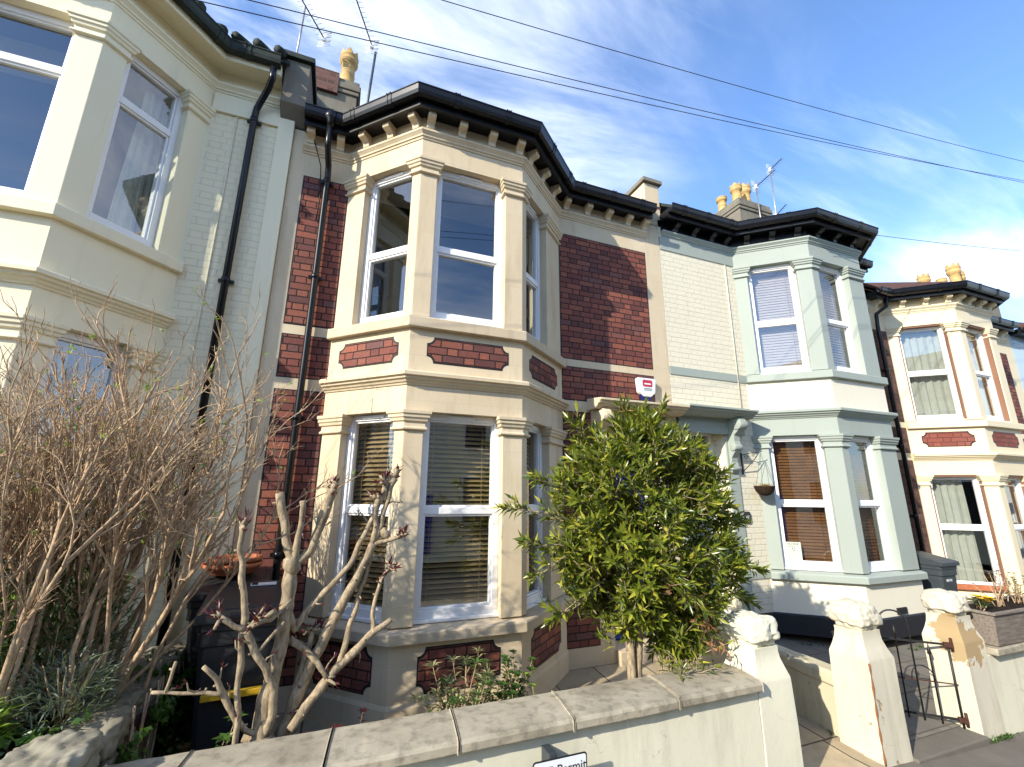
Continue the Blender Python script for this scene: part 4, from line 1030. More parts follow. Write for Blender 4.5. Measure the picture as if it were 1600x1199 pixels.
m.build('dry_plants', mat_leaf('dried_flowers', (.25,.10,.05), (.45,.35,.12), (.5,.4,.3)), hb)

# timber planter with flowers on the right wall
tp = wthing('planter', 'weathered timber trough planter with yellow flowers, on the right front wall', 'planter', (6.1,-2.1,.93))
m = MB()
m.hexa([(5.52,-2.25,.93),(6.75,-2.25,.93),(6.75,-1.95,.93),(5.52,-1.95,.93),(5.48,-2.28,1.215),(6.79,-2.28,1.215),(6.79,-1.92,1.215),(5.48,-1.92,1.215)]); m.build('trough', M_planter, tp, bevel=.008)
m = MB()
for a in ((5.46,6.81,-2.30,-2.262),(5.46,6.81,-1.94,-1.90),(5.46,5.50,-2.261,-1.941),(6.77,6.81,-2.261,-1.941)): m.box(*a, 1.2155, 1.24)
m.build('rim', M_planter, tp, bevel=.004)
m = MB(); m.box(5.505,6.765,-2.26,-1.945,1.2155,1.222); m.build('compost', M_soil, tp)

# ------------------------------------------------------------------ overhead wires
def wire(name, a, b, sag, r, label):
    m = MB(); a = Vector(a); b = Vector(b); n = 24
    m.tube([a+(b-a)*(i/n)-Vector((0,0,sag*4*(i/n)*(1-i/n))) for i in range(n+1)], r, 6)
    return tag(m.build(name, M_wire), label, 'cable', 'overhead cables')
def ext(a, b, k): a = Vector(a); b = Vector(b); return a-(b-a)*k, b+(b-a)*k
a, b = ext((.079,-2,6.60), (10.32,-2,8.172+.05), .35); wire('overhead_cable', a, b, .18, .0035, 'uppermost single black overhead cable crossing the sky on its own')
a, b = ext((-1.338,-2,5.85), (10.043,-2,7.629+.05), .30); wire('overhead_cable', a, b, .14, .0035, 'lower black overhead cable of the close pair crossing the sky')
a, b = ext((-1.546,-2.0,5.745), (10.082,-2,7.705+.06), .30); wire('overhead_cable', a, b, .20, .0035, 'upper black overhead cable of the close pair crossing the sky')
wire('overhead_cable', (6.25,-.95,6.42), (12.6,-1.0,7.39), .03, .0045, 'thin cable running right from the black eaves of the sage green house')

# ------------------------------------------------------------------ television aerials
def aerial(label, base, top, b0, b1, n_el, el, plate=True, col=None, thick=.016):
    base, top, b0, b1 = map(Vector, (base, top, b0, b1))
    a = wthing('television_aerial', label, 'aerial', base, 'roof aerials')
    m = MB(); m.tube([base, top], thick, 8); m.build('mast', col or M_alu, a)
    m = MB(); m.tube([b0, b1], .011, 6); m.build('boom', M_iron, a)
    d = (b1-b0).normalized(); side = d.cross(Vector((0,0,1))).normalized()
    m = MB()
    for i in range(n_el):
        p = b0+(b1-b0)*(i+.5)/n_el; q = el*(1-.25*i/n_el); m.tube([p-side*q, p+side*q], .004, 4)
    m.build('elements', M_alu, a)
    if plate:
        m = MB(); u = side.cross(d)
        p = b0+d*.02
        for s_ in (-1,1):
            c = p+u*s_*.10; 
            for k in range(-2,3): m.tube([c-side*.12+u*s_*.03*k+d*(-.01*abs(k)), c+side*.12+u*s_*.03*k], .005, 4)
        m.box(*(p.x-.03,p.x+.03),*(p.y-.03,p.y+.03),*(p.z-.05,p.z+.05)); m.build('reflector', M_white, a)
    return a
aerial('tall grey mast aerial above the parapet left of the main house', (-1.846,2.0,9.3),(-1.821,2.0,10.62),(-1.441,2.0,10.064),(-1.80,1.43,10.10),9,.12)
aerial('dark pole aerial rising behind the black gutter of the main house', (-.67,2.0,8.3),(-.591,2.0,10.174),(-.655,2.0,10.264),(-.97,1.28,10.3),10,.10,col=M_bin_g,thick=.022)
aerial('aerial on a thin mast in front of the grey chimney of the sage green house', (8.711,1.9,8.0),(8.70,1.9,10.05),(8.68,1.9,9.9),(8.6,1.28,9.92),9,.12)
aerial('tallest aerial standing right of the three chimney pots', (9.976,2.4,8.8),(10.046,2.4,11.298),(10.03,2.4,11.209),(9.92,1.95,11.2),9,.12)
aerial('short aerial at the foot of the tallest mast', (10.06,2.45,8.9),(10.02,2.4,9.86),(9.977,2.4,9.724),(9.85,1.98,9.78),7,.10)

# ------------------------------------------------------------------ plants
def rv(s=1.0): return Vector((random.gauss(0,1), random.gauss(0,1), random.gauss(0,1)))*s

# --- evergreen bush
bush = wthing('evergreen_bush', 'tall leafy evergreen bush in front of the door, behind the coping stones', 'bush', (1.73,-1.721,0.551))
random.seed(21)
tw = MB()
tw.tube([(1.679,-1.74,0.533),(1.693,-1.74,1.017),(1.684,-1.74,1.324),(1.637,-1.721,1.743),(1.544,-1.693,2.208)], [.042,.036,.032,.024,.012], 9)
tw.tube([(1.749,-1.73,0.533),(1.753,-1.73,1.017),(1.786,-1.74,1.324),(1.916,-1.74,1.79),(2.009,-1.693,2.395),(2.009,-1.647,2.86)], [.040,.034,.030,.024,.016,.008], 9)
tw.tube([(1.777,-1.74,1.277),(2.056,-1.693,1.557),(2.382,-1.6,1.929)], [.02,.015,.008], 7)
tw.tube([(2.102,-1.665,0.551),(2.121,-1.693,0.998),(2.177,-1.665,1.464)], [.014,.012,.008], 6)
tw.tube([(2.251,-1.647,0.551),(2.233,-1.693,0.998),(2.289,-1.665,1.464)], [.012,.010,.007], 6)
tw.tube([(1.991,-1.647,0.551),(2.009,-1.693,0.998),(2.009,-1.665,1.464)], [.012,.010,.007], 6)
lf = MB()
def shoot(p, d, L, n, ll=.112, lw=.030, mb=None, stem=True, spread=.9):
    d = Vector(d).normalized(); p = Vector(p); mb = mb or lf
    if stem: tw.tube([p, p+d*L], [.004,.0025], 4, cap=False)
    a = d.orthogonal().normalized(); b = d.cross(a); ph = random.random()*6.28
    for i in range(n):
        q = (i+.5)/n; w = ph+i*2.4
        o = a*math.cos(w)+b*math.sin(w)
        up = spread*(1.15-.75*q)
        ld = (d*(.55+.6*q)+o*up+Vector((0,0,-.12)))
        s_ = random.uniform(.7,1.15)*(1-.25*max(0,q-.7)/.3)
        mb.leaf(p+d*L*q, ld, d, ll*s_, lw*s_, .22, random.uniform(.0,.22))
# crown outline: half width and centre of the crown by height, at y ~ -1.5
def crown(z):
    T = [(1.112,.11,2.16),(1.23,.30,2.12),(1.42,.60,2.05),(1.65,.82,2.02),(1.93,.88,1.96),(2.2,.84,1.92),(2.45,.77,1.92),(2.65,.66,1.93),(2.80,.50,1.93),(2.90,.32,1.93),(2.98,.10,1.93)]
    for (z0,w0,c0),(z1,w1,c1) in zip(T, T[1:]):
        if z0 <= z <= z1:
            q = (z-z0)/(z1-z0); return w0+(w1-w0)*q, c0+(c1-c0)*q
    return 0, 2.1
cnt = 0
while cnt < 1500:
    z = random.uniform(1.14, 2.98); w, cx = crown(z)
    a = random.uniform(0, 6.283); rr = math.sqrt(random.uniform(.12, 1.0))
    x = cx+w*rr*math.cos(a); y = -1.68+min(.50,w*.62)*rr*math.sin(a)
    if noise.noise((x*2.6,y*2.6,z*2.6)) < -.22 and rr > .45: continue
    if noise.noise((x*5.5+9,y*5.5,z*5.5)) < -.22: continue
    out = Vector((x-cx, (y+1.68)*1.5, (z-2.0)*.45)); 
    d = out.normalized()*.8+Vector((0,0,.5))+rv(.38)
    L = random.uniform(.12,.24); shoot(Vector((x,y,z))-d.normalized()*L*.6, d, L, random.randint(9,14)); cnt += 1
# branches reaching out of the crown
for p0, p1 in (((1.358,-1.74,2.069),(0.706,-1.758,2.218)),((1.311,-1.74,2.302),(0.939,-1.786,2.413)),((1.311,-1.721,1.883),(0.874,-1.74,1.948)),((1.358,-1.74,1.557),(1.06,-1.786,1.464)),((2.661,-1.647,1.743),(3.108,-1.702,1.669)),((2.615,-1.647,1.976),(2.987,-1.693,2.069)),
               ((2.568,-1.647,2.302),(2.847,-1.665,2.488)),((1.823,-1.693,2.75),(1.777,-1.702,3.03)),((2.102,-1.647,2.823),(2.214,-1.647,3.056)),((1.451,-1.693,2.674),(1.283,-1.702,2.86)),((2.382,-1.647,2.674),(2.568,-1.647,2.777)),((1.823,-1.693,2.75),(1.972,-1.693,3.0)),((1.358,-1.74,1.929),(0.892,-1.833,1.762)),((2.568,-1.647,1.557),(2.894,-1.74,1.445))):
    a, b = Vector(p0), Vector(p1); tw.tube([a, (a+b)/2+Vector((0,0,.03)), b], [.008,.006,.003], 5)
    for q in (.35,.5,.65,.8,.92): shoot(a+(b-a)*q, (b-a).normalized()+Vector((0,0,.25))+rv(.4), random.uniform(.10,.18), 9)
    shoot(b-(b-a)*.1, b-a, .14, 10)
# low suckers by the pillar
for k in range(70):
    z = random.uniform(.95,1.42); x = random.uniform(1.95,2.40)-.1*(1.35-z); y = random.uniform(-2.0,-1.62)
    shoot((x,y,z), Vector((random.gauss(0,.4),random.gauss(-.1,.4),.7)), random.uniform(.10,.18), 9, .11, .020)
for k in range(26):
    z = random.uniform(1.20,1.42); shoot((random.uniform(1.48,1.87), random.uniform(-1.85,-1.62), z), Vector((random.gauss(0,.5),random.gauss(-.1,.5),.4)), .13, 9)
lf.build('foliage', M_leaf, bush); tw.build('trunk', M_bark, bush)
dl = MB()
for c in ((1.842,-2.075,1.65),(2.177,-2,1.445),(2.214,-2.019,1.333),(2.102,-2.056,1.51),(2.242,-2.075,1.231)):
    for k in range(9): dl.leaf(Vector(c)+rv(.03), rv(.6)+Vector((0,-.2,-.6)), (0,-1,0), random.uniform(.05,.10), .022, .3, .3)
dl.build('dead_leaves', M_leaf_dry, bush)
rl = MB()
for c in ((1.775,-1.705,3.03),(2.223,-1.656,3.028),(2.438,-1.693,2.842),(2.754,-1.693,2.581),(2.521,-1.74,2.208)):
    for k in range(7): rl.leaf(Vector(c)+rv(.02), rv(.5)+Vector((0,0,.7)), (0,-1,0), random.uniform(.05,.08), .016)
rl.build('new_leaves', mat_leaf('bronze_leaf', (.20,.09,.03), (.28,.17,.06)), bush)

# --- pruned shrub with knobbly cut branches
PR = [
    ('T1',[(-0.825,-1.720,0.916,0.090),(-0.817,-1.720,1.009,0.084),(-0.793,-1.720,1.264,0.067),(-0.766,-1.720,1.464,0.061),(-0.760,-1.720,1.711,0.059),(-0.760,-1.720,1.894,0.056)]),
    ('',[(-0.760,-1.720,1.894,0.048),(-0.807,-1.707,2.045,0.040),(-0.852,-1.693,2.200,0.041),(-0.882,-1.680,2.319,0.039)]),
    ('',[(-0.757,-1.720,1.875,0.040),(-0.737,-1.740,2.027,0.030),(-0.732,-1.760,2.163,0.026),(-0.736,-1.780,2.269,0.028)]),
    ('k',[(-0.757,-1.720,1.875,0.044),(-0.661,-1.715,1.958,0.041),(-0.619,-1.710,2.100,0.041),(-0.593,-1.705,2.259,0.042),(-0.571,-1.700,2.354,0.051)]),
    ('k',[(-0.740,-1.720,1.602,0.035),(-0.695,-1.707,1.506,0.027),(-0.659,-1.693,1.589,0.026),(-0.604,-1.680,1.652,0.028),(-0.508,-1.667,1.748,0.027),(-0.416,-1.653,1.854,0.027),(-0.362,-1.640,1.987,0.026),(-0.315,-1.627,2.080,0.026),(-0.269,-1.613,2.206,0.025),(-0.211,-1.600,2.391,0.030)]),
    ('',[(-0.707,-1.700,0.951,0.063),(-0.680,-1.689,1.056,0.053),(-0.618,-1.677,1.211,0.050),(-0.566,-1.666,1.358,0.050),(-0.486,-1.654,1.522,0.045),(-0.398,-1.643,1.703,0.046),(-0.343,-1.631,1.816,0.043),(-0.273,-1.620,1.982,0.044)]),
    ('k',[(-0.273,-1.620,1.982,0.035),(-0.261,-1.620,2.099,0.029),(-0.277,-1.620,2.193,0.029),(-0.266,-1.620,2.280,0.027)]),
    ('k',[(-0.273,-1.620,1.982,0.033),(-0.226,-1.610,2.107,0.027),(-0.204,-1.600,2.236,0.025),(-0.181,-1.590,2.360,0.032),(-0.157,-1.580,2.423,0.042)]),
    ('k',[(-0.273,-1.620,1.982,0.029),(-0.183,-1.640,2.002,0.020),(-0.097,-1.660,2.031,0.022)]),
    ('',[(-0.659,-1.740,0.992,0.048),(-0.592,-1.728,1.091,0.042),(-0.460,-1.716,1.256,0.041),(-0.374,-1.704,1.328,0.040),(-0.237,-1.692,1.449,0.035),(-0.127,-1.680,1.513,0.025)]),
    ('k',[(-0.235,-1.680,1.446,0.027),(-0.247,-1.672,1.551,0.021),(-0.231,-1.665,1.665,0.019),(-0.201,-1.657,1.760,0.019),(-0.150,-1.650,1.825,0.022)]),
    ('',[(-0.425,-1.690,1.279,0.028),(-0.408,-1.675,1.381,0.028),(-0.383,-1.660,1.485,0.027),(-0.359,-1.645,1.573,0.027),(-0.338,-1.630,1.665,0.023),(-0.306,-1.615,1.779,0.024),(-0.277,-1.600,1.898,0.022)]),
    ('k',[(-0.673,-1.660,0.978,0.042),(-0.656,-1.655,1.123,0.039),(-0.643,-1.650,1.257,0.033),(-0.615,-1.645,1.393,0.028),(-0.602,-1.640,1.481,0.022)]),
    ('k',[(-0.929,-1.800,0.954,0.023),(-0.928,-1.800,1.014,0.024),(-0.961,-1.800,1.375,0.025),(-0.972,-1.800,1.622,0.028),(-1.005,-1.800,1.846,0.026),(-1.037,-1.800,1.988,0.024),(-1.045,-1.800,2.125,0.027)]),
    ('',[(-0.798,-1.740,0.983,0.040),(-0.763,-1.756,1.078,0.037),(-0.772,-1.772,1.220,0.033),(-0.824,-1.788,1.339,0.031),(-0.893,-1.804,1.440,0.031),(-0.951,-1.820,1.558,0.033)]),
    ('k',[(-0.951,-1.820,1.558,0.024),(-1.012,-1.830,1.583,0.022),(-1.081,-1.840,1.640,0.020)]),
    ('k',[(-0.951,-1.820,1.558,0.022),(-0.924,-1.810,1.587,0.017),(-0.908,-1.800,1.606,0.017)]),
    ('',[(-0.821,-1.740,0.986,0.025),(-0.887,-1.764,1.031,0.023),(-0.948,-1.788,1.103,0.025),(-1.015,-1.812,1.244,0.028),(-1.065,-1.836,1.330,0.021),(-1.124,-1.860,1.406,0.017)]),
    ('',[(-1.011,-1.840,1.254,0.019),(-1.101,-1.847,1.274,0.015),(-1.202,-1.853,1.287,0.014),(-1.341,-1.860,1.313,0.012)]),
    ('',[(-1.282,-1.860,1.303,0.013),(-1.267,-1.860,1.369,0.013),(-1.254,-1.860,1.445,0.012)]),
    ('',[(-0.870,-1.800,1.436,0.015),(-0.817,-1.790,1.501,0.015),(-0.756,-1.780,1.575,0.017)]),
    ('k',[(-0.739,-1.740,1.695,0.021),(-0.789,-1.760,1.632,0.021),(-0.827,-1.780,1.595,0.026),(-0.869,-1.800,1.606,0.034)]),
    ('k',[(-0.726,-1.680,1.449,0.031),(-0.637,-1.700,1.393,0.027),(-0.550,-1.720,1.320,0.027),(-0.494,-1.740,1.234,0.019)]),
    ('',[(-0.737,-1.700,0.924,0.055),(-0.822,-1.700,0.954,0.062),(-0.906,-1.700,0.983,0.043)]),
]
random.seed(5)
ps_ = wthing('pruned_shrub', 'pruned bare shrub with thick knobbly cut branches and dark red buds, behind the coping', 'shrub', (-.80,-1.72,.40))
bm_ = MB(); buds = []
bm_.tube([(-.80,-1.70,.36),(-.81,-1.72,.7),(-.815,-1.72,.98)], [.075,.07,.062], 12)
for tagk, pts in PR:
    P = [Vector(p[:3]) for p in pts]; rd = [p[3] for p in pts]
    # resample with knots and wobble
    Q = []; Rr = []
    for i in range(len(P)-1):
        n = max(2, int((P[i+1]-P[i]).length/.03))
        for j in range(n):
            q = j/n; pp = P[i]+(P[i+1]-P[i])*q
            rr = rd[i]+(rd[i+1]-rd[i])*q
            knot = 1+.28*max(0, noise.noise((pp.x*14,pp.y*14,pp.z*9))-.15)*2
            Q.append(pp+Vector((noise.noise(pp*9),noise.noise(pp*9+Vector((5,0,0))),0))*.012); Rr.append(rr*knot*.64)
    Q.append(P[-1]); Rr.append(rd[-1]*.68)
    bm_.tube(Q, Rr, 10)
    if tagk != 'T1':
        for i in range(3, len(Q)-1, 3):
            if random.random() < .45:
                d = rv(1); d = (d-(Q[i+1]-Q[i]).normalized()*d.dot((Q[i+1]-Q[i]).normalized())).normalized()
                bm_.tube([Q[i], Q[i]+d*(Rr[i]+.012)], [.008,.005], 5)
        for i in range(4, len(Q)-1, 4):
            if random.random() < .42:
                d = (rv(.8)+Vector((0,0,.7))).normalized(); L_ = random.uniform(.04,.13); q1 = Q[i]+d*L_*.5; q2 = q1+(d+rv(.4)).normalized()*L_*.5
                bm_.tube([Q[i], q1, q2], [.0065,.005,.0035], 5)
                bud = MB(); buds.append(bud)
                for j in range(5): bud.leaf(q2+rv(.004), rv(.6)+d, rv(1), random.uniform(.02,.045), .009)
    if tagk == 'k':
        e = P[-1]; d = (P[-1]-P[-2]).normalized(); r0 = rd[-1]*.8
        bud = MB(); buds.append(bud)
        for k in range(6):
            dd = (d*.7+rv(.7)).normalized(); L = random.uniform(.03,.075)
            bm_.tube([e, e+dd*L*.6, e+dd*L], [r0*.75,r0*.55,r0*.5], 7)
            for j in range(5): bud.leaf(e+dd*L*random.uniform(.4,1.1), dd+rv(.6)+Vector((0,0,.4)), rv(1), random.uniform(.03,.075), .013, .2, .1)
        for k in range(5): bud.leaf(e+rv(.012), rv(.6)+Vector((0,0,.8)), rv(1), random.uniform(.03,.06), .011, .2, .1)
    elif tagk == '':
        for i in range(4, len(Q)-1, 5):
            if random.random() < .55:
                bud = MB(); buds.append(bud)
                for j in range(5): bud.leaf(Q[i], rv(.7)+Vector((0,0,.5)), rv(1), random.uniform(.025,.05), .010)
for c, r_ in (((-.760,-1.72,1.885),.060),((-.20,-1.62,2.05),.036)):
    bm_.tube([Vector(c)+Vector((0,0,-r_)),Vector(c)+Vector((.01,0,-r_*.5)),Vector(c),Vector(c)+Vector((-.008,0,r_*.5)),Vector(c)+Vector((0,0,r_))], [r_*.45,r_*.78,r_*.86,r_*.72,r_*.25], 12)
bm_.build('trunk', M_bark, ps_); [b_.build('bud_cluster', M_leaf_red, ps_) for b_ in buds]

# --- bare twiggy shrub on the left
random.seed(11)
bs = wthing('bare_shrub', 'large bare twiggy shrub with many brown stems in the raised left garden', 'shrub', (-1.9,-1.35,1.1))
tb = MB(); gb = MB()
def twig(p, d, L, r, lev):
    n = 5 if lev < 2 else 4
    pts = [p]; d = d.normalized()
    for i in range(n):
        d = (d+rv(.13 if lev < 2 else .20)+Vector((0,0,.07))).normalized(); pts.append(pts[-1]+d*L/n)
    rs = [r*(1-.55*i/n) for i in range(n+1)]
    tb.tube(pts, rs, 6 if lev == 0 else (5 if lev == 1 else 3), cap=False)
    if lev < 3:
        k = (6,5,3)[lev]
        for j in range(k):
            q = random.uniform(.30,1.0) if lev == 0 else random.uniform(.2,1.0)
            i = min(n-1, int(q*n)); bp = pts[i]+(pts[i+1]-pts[i])*(q*n-i)
            dd = (pts[i+1]-pts[i]).normalized()+rv(.36)+Vector((0,0,.12))
            twig(bp, dd, L*random.uniform(.28,.52), max(.0027, r*random.uniform(.42,.62)), lev+1)
    elif random.random() < .05:
        for j in range(4): gb.leaf(pts[-1], rv(.7)+Vector((0,0,.5)), rv(1), random.uniform(.02,.045), .011)
stems = []
for k in range(30):
    bx, by = -2.0+random.gauss(0,.14), -1.28+random.gauss(0,.18)
    ax = random.gauss(-.02,.17); stems.append(((bx,by,1.05), (ax,random.gauss(-.02,.13),1.15), random.uniform(1.35,2.0), random.uniform(.010,.018)))
for k in range(4):
    stems.append(((-1.68+random.gauss(0,.06),-1.25+random.gauss(0,.12),1.12), (random.uniform(.18,.55),random.gauss(.0,.2),1), random.uniform(.9,1.5), random.uniform(.009,.016)))
for k in range(16):
    stems.append(((-2.30+random.gauss(0,.18),-1.5+random.gauss(0,.16),1.06), (random.gauss(-.05,.2),random.gauss(0,.15),1), random.uniform(.9,1.7), random.uniform(.008,.015)))
stems += [((-1.66,-1.35,1.12),(.34,-.1,.85),1.25,.020), ((-2.02,-1.55,1.08),(.02,.0,1),1.9,.016), ((-2.2,-1.65,1.08),(-.05,0,1),1.75,.017), ((-1.68,-1.3,1.12),(.62,.1,.8),1.35,.012)]
for p, d, L, r in stems: twig(Vector(p), Vector(d), L, r, 0)
tb.build('stems', M_twig, bs); gb.build('young_leaves', M_leaf_lime, bs)

# --- low plants
def tuft(name, label, cat, loc, n, L, W, mat, spread=.6, height=.2, r=.12, group=None, stem=True):
    t = wthing(name, label, cat, loc, group); m = MB(); st = MB(); loc = Vector(loc)
    for k in range(n):
        a = random.uniform(0,6.28); q = random.random()**.6
        p = loc+Vector((r*q*math.cos(a), r*q*math.sin(a), height*random.random()*(1.1-q*.5)))
        d = Vector((math.cos(a)*spread, math.sin(a)*spread, random.uniform(.2,1)))+rv(.25)
        m.leaf(p, d, (0,0,1), L*random.uniform(.6,1.2), W*random.uniform(.7,1.2), .2, random.uniform(.05,.35))
    m.build('leaves', mat, t)
    if stem:
        for k in range(7):
            a = random.uniform(0,6.28); st.tube([loc+Vector((0,0,-.05)), loc+Vector((r*.6*math.cos(a), r*.6*math.sin(a), height))], [.006,.003], 4)
        st.build('stems', M_twig, t)
    return t
random.seed(3)
tuft('lavender', 'silver grey spiky lavender clump at the foot of the bare shrub', 'plant', (-1.80,-1.55,1.12), 700, .10, .010, M_leaf_sil, .55, .30, .20)
tuft('lavender', 'dark silver leaved clump behind the first one, among the bare stems', 'plant', (-1.98,-1.30,1.15), 700, .10, .011, M_leaf_sil, .5, .42, .26)
tuft('spurge', 'bright yellow green leafy plant at the left under the bare shrub', 'plant', (-2.05,-1.78,1.10), 220, .10, .022, M_leaf_lime, .7, .22, .10)
tuft('rosemary', 'dark green bushy rosemary at the far left edge of the raised bed', 'plant', (-2.45,-1.45,1.10), 3400, .07, .012, M_leaf_ivy, .5, 1.0, .40)
tuft('rosemary', 'green rosemary tangled through the middle of the bare stems', 'plant', (-2.10,-1.10,1.12), 3400, .075, .013, M_leaf_ivy, .5, .95, .40)
tuft('geranium', 'low round leaved green plant on the edge of the stone wall', 'plant', (-1.86,-1.86,1.08), 90, .07, .06, M_leaf_ivy, .9, .10, .17, stem=False)
tuft('purple_flower', 'small purple flower among the bare stems at the left', 'flower', (-2.12,-1.35,1.78), 14, .035, .02, M_petal_p, .7, .05, .03)
iv = wthing('ivy', 'green ivy hanging over the side wall beside the black bins', 'ivy', (-1.47,-1.2,.6)); m = MB(); st = MB()
for k in range(2600):
    y = random.uniform(-1.75,-.55); z = random.uniform(.42,1.2); x = -1.475+random.gauss(.02,.025)+(.05 if z > 1.05 else 0)
    if noise.noise((y*3,z*3,2)) < -.08: continue
    if z > 1.1: x = random.uniform(-1.72,-1.44); z = 1.17+random.uniform(0,.05)
    if z > 1.15 and noise.noise((x*6,y*5,7)) < .12: continue
    m.leaf((x,y,z), (random.uniform(.2,1),random.gauss(0,.6),random.uniform(-.8,.3)), (1,0,.3), random.uniform(.03,.055), random.uniform(.028,.045), .15, .2)
for k in range(14):
    y = random.uniform(-1.7,-.6); st.tube([(-1.475,y,.4),(-1.47,y+random.gauss(0,.1),.8),(-1.47,y+random.gauss(0,.15),1.17)], .005, 4)
m.build('leaves', M_leaf_ivy, iv); st.build('stems', M_twig, iv)
def sprig(name, label, loc, stems, H_, mat, L, W, n, lean=.25, whorl=False):
    t = wthing(name, label, 'plant', loc); m = MB(); st = MB(); loc = Vector(loc)
    for k in range(stems):
        d = Vector((random.gauss(0,lean), random.gauss(0,lean), 1)).normalized(); h = H_*random.uniform(.6,1.05); p = loc+Vector((random.gauss(0,.05), random.gauss(0,.03), 0))
        pts = [p]
        for i in range(5): d = (d+rv(.10)).normalized(); pts.append(pts[-1]+d*h/5)
        st.tube(pts, [.006,.005,.0045,.004,.003,.002], 5)
        for i in range(n):
            q = .25+.75*(i+random.random()*.5)/n; j = min(4,int(q*5)); pp = pts[j]+(pts[j+1]-pts[j])*(q*5-j)
            a = i*2.4+k; o = Vector((math.cos(a),math.sin(a),.45))
            m.leaf(pp, o+Vector((0,0,.2)), (0,0,1), L*random.uniform(.7,1.15), W, .18, random.uniform(.1,.4))
        for i in range(6): a = i*1.05; m.leaf(pts[-1], (math.cos(a),math.sin(a),.6), (0,0,1), L, W, .18, .25)
    m.build('leaves', mat, t); st.build('stems', M_twig, t)
random.seed(9)
sprig('spindle_plant', 'variegated cream and green shrub against the brick panel under the bay sill', (.55,-1.22,.38), 26, .74, M_leaf_var, .085, .022, 22, .36)
sprig('laurel_plant', 'single tall dark green stem topped by a rosette of leaves under the bay sill', (.46,-1.35,.38), 2, .95, M_leaf_ivy, .085, .022, 4, .03)
sprig('ivy_shrub', 'glossy green ivy bush right of the variegated shrub', (.82,-1.28,.38), 20, .72, M_leaf_ivy, .046, .038, 26, .14)
sprig('lime_plant', 'small lime green sprig beside the corner of the bay', (1.02,-1.45,.40), 6, .55, M_leaf_lime, .04, .02, 14, .18)
sprig('pittosporum', 'low dark green narrow leaved plant just behind the coping', (.28,-1.60,.38), 14, .68, M_leaf_ivy, .085, .018, 14, .35)
sprig('seedling', 'dark green sapling in the shade behind the wall, left of the pruned shrub', (-1.12,-1.62,.38), 4, .78, M_leaf_ivy, .07, .045, 8, .22)
sprig('purple_shrub', 'dark purple leaved shrub between the pruned shrub and the teal box', (-.38,-1.66,.38), 9, .68, M_leaf_red, .05, .02, 18, .36)
sprig('bedding_plant', 'green plant with bright yellow flowers in the timber planter', (5.66,-2.10,1.22), 8, .12, M_leaf_ivy, .05, .022, 6, .4)
fl = MB()
for k in range(8):
    c = Vector((5.60+random.uniform(-.05,.10),-2.17+random.uniform(-.05,.05),1.30+random.uniform(0,.05)))
    for i in range(9): a = i*.7; fl.leaf(c, (math.cos(a),math.sin(a),.75), (0,0,1), .05, .036, .1, .2)
tag(fl.build('yellow_flowers', M_petal), 'cluster of bright yellow flowers at the left end of the timber planter', 'flower')
sprig('dry_stalks', 'dry grey brown stalks standing in the timber planter', (6.05,-2.1,1.22), 12, .40, mat_leaf('dry_seed', (.12,.08,.07), (.22,.16,.13)), .03, .012, 12, .25)
sprig('thyme', 'bushy olive green plant at the right end of the timber planter', (6.45,-2.1,1.22), 14, .30, M_leaf_ivy, .03, .012, 24, .35)
w_ = MB(); random.seed(2)
for k in range(520):
    r_ = random.random()
    if r_ < .45: x, y, z = random.uniform(5.35,8.0), 0, .36; F_ = (GL,GF)[random.random() < .5]; q = F_.p(random.uniform(0,F_.L), -random.uniform(.02,.10), .36); x, y = q[0], q[1]; z = gz(y)
    elif r_ < .7: x, y, z = 5.08+random.uniform(-.1,.35), -2.22+random.uniform(-.03,.02), .2
    elif r_ < .85: x, y, z = 3.70+random.uniform(-.05,.1), random.uniform(-1.8,-.3), 0; z = gz(y)
    else: x, y, z = random.uniform(5.3,8), -2.215+random.uniform(-.02,.01), pz(6)
    if noise.noise((x*3,y*3,1)) < .0: continue
    w_.leaf((x,y,z), (random.gauss(0,.6),random.gauss(0,.6),.8), (0,0,1), random.uniform(.02,.06), .012)
tag(w_.build('weeds', M_leaf_ivy), 'small green weeds growing along the foot of the walls', 'weeds', kind='stuff')

# ------------------------------------------------------------------ houses across the street (seen in the window panes)
def opposite(x0, x1, mat, lab):
    h = wthing('terraced_house', lab, 'house', ((x0+x1)/2,-13,.1), 'houses across the street')
    m = MB(); m.box(x0, x1-.01, -20, -13.2, -.1, 6.2); m.build('wall', mat, h)
    m = MB(); m.extr([(-20.3,6.2),(-12.9,6.2),(-16.6,9.0)], (x0,0,0), (0,1,0), (0,0,1), (1,0,0), 0, x1-x0-.01); m.build('roof', M_tile, h)
    for zz in (1.2, 4.0):
        for xx in (x0+.7, x0+1.9):
            m = MB(); m.box(xx, xx+.95, -13.26, -13.15, zz, zz+1.75); w = m.build('window', M_upvc, h)
            m = MB(); m.box(xx+.06, xx+.89, -13.15+.001, -13.14, zz+.06, zz+1.69); m.build('pane', M_bin, w)
    m = MB(); m.box(x1-1.3, x1-.4, -13.2, -13.12, .2, 2.3); m.build('door', M_bluedoor, h)
for k in range(7):
    opposite(-12+k*5.1, -12+(k+1)*5.1, (M_cream, M_brick_dk, M_ivory)[k%3], 'house across the road, facing the row')

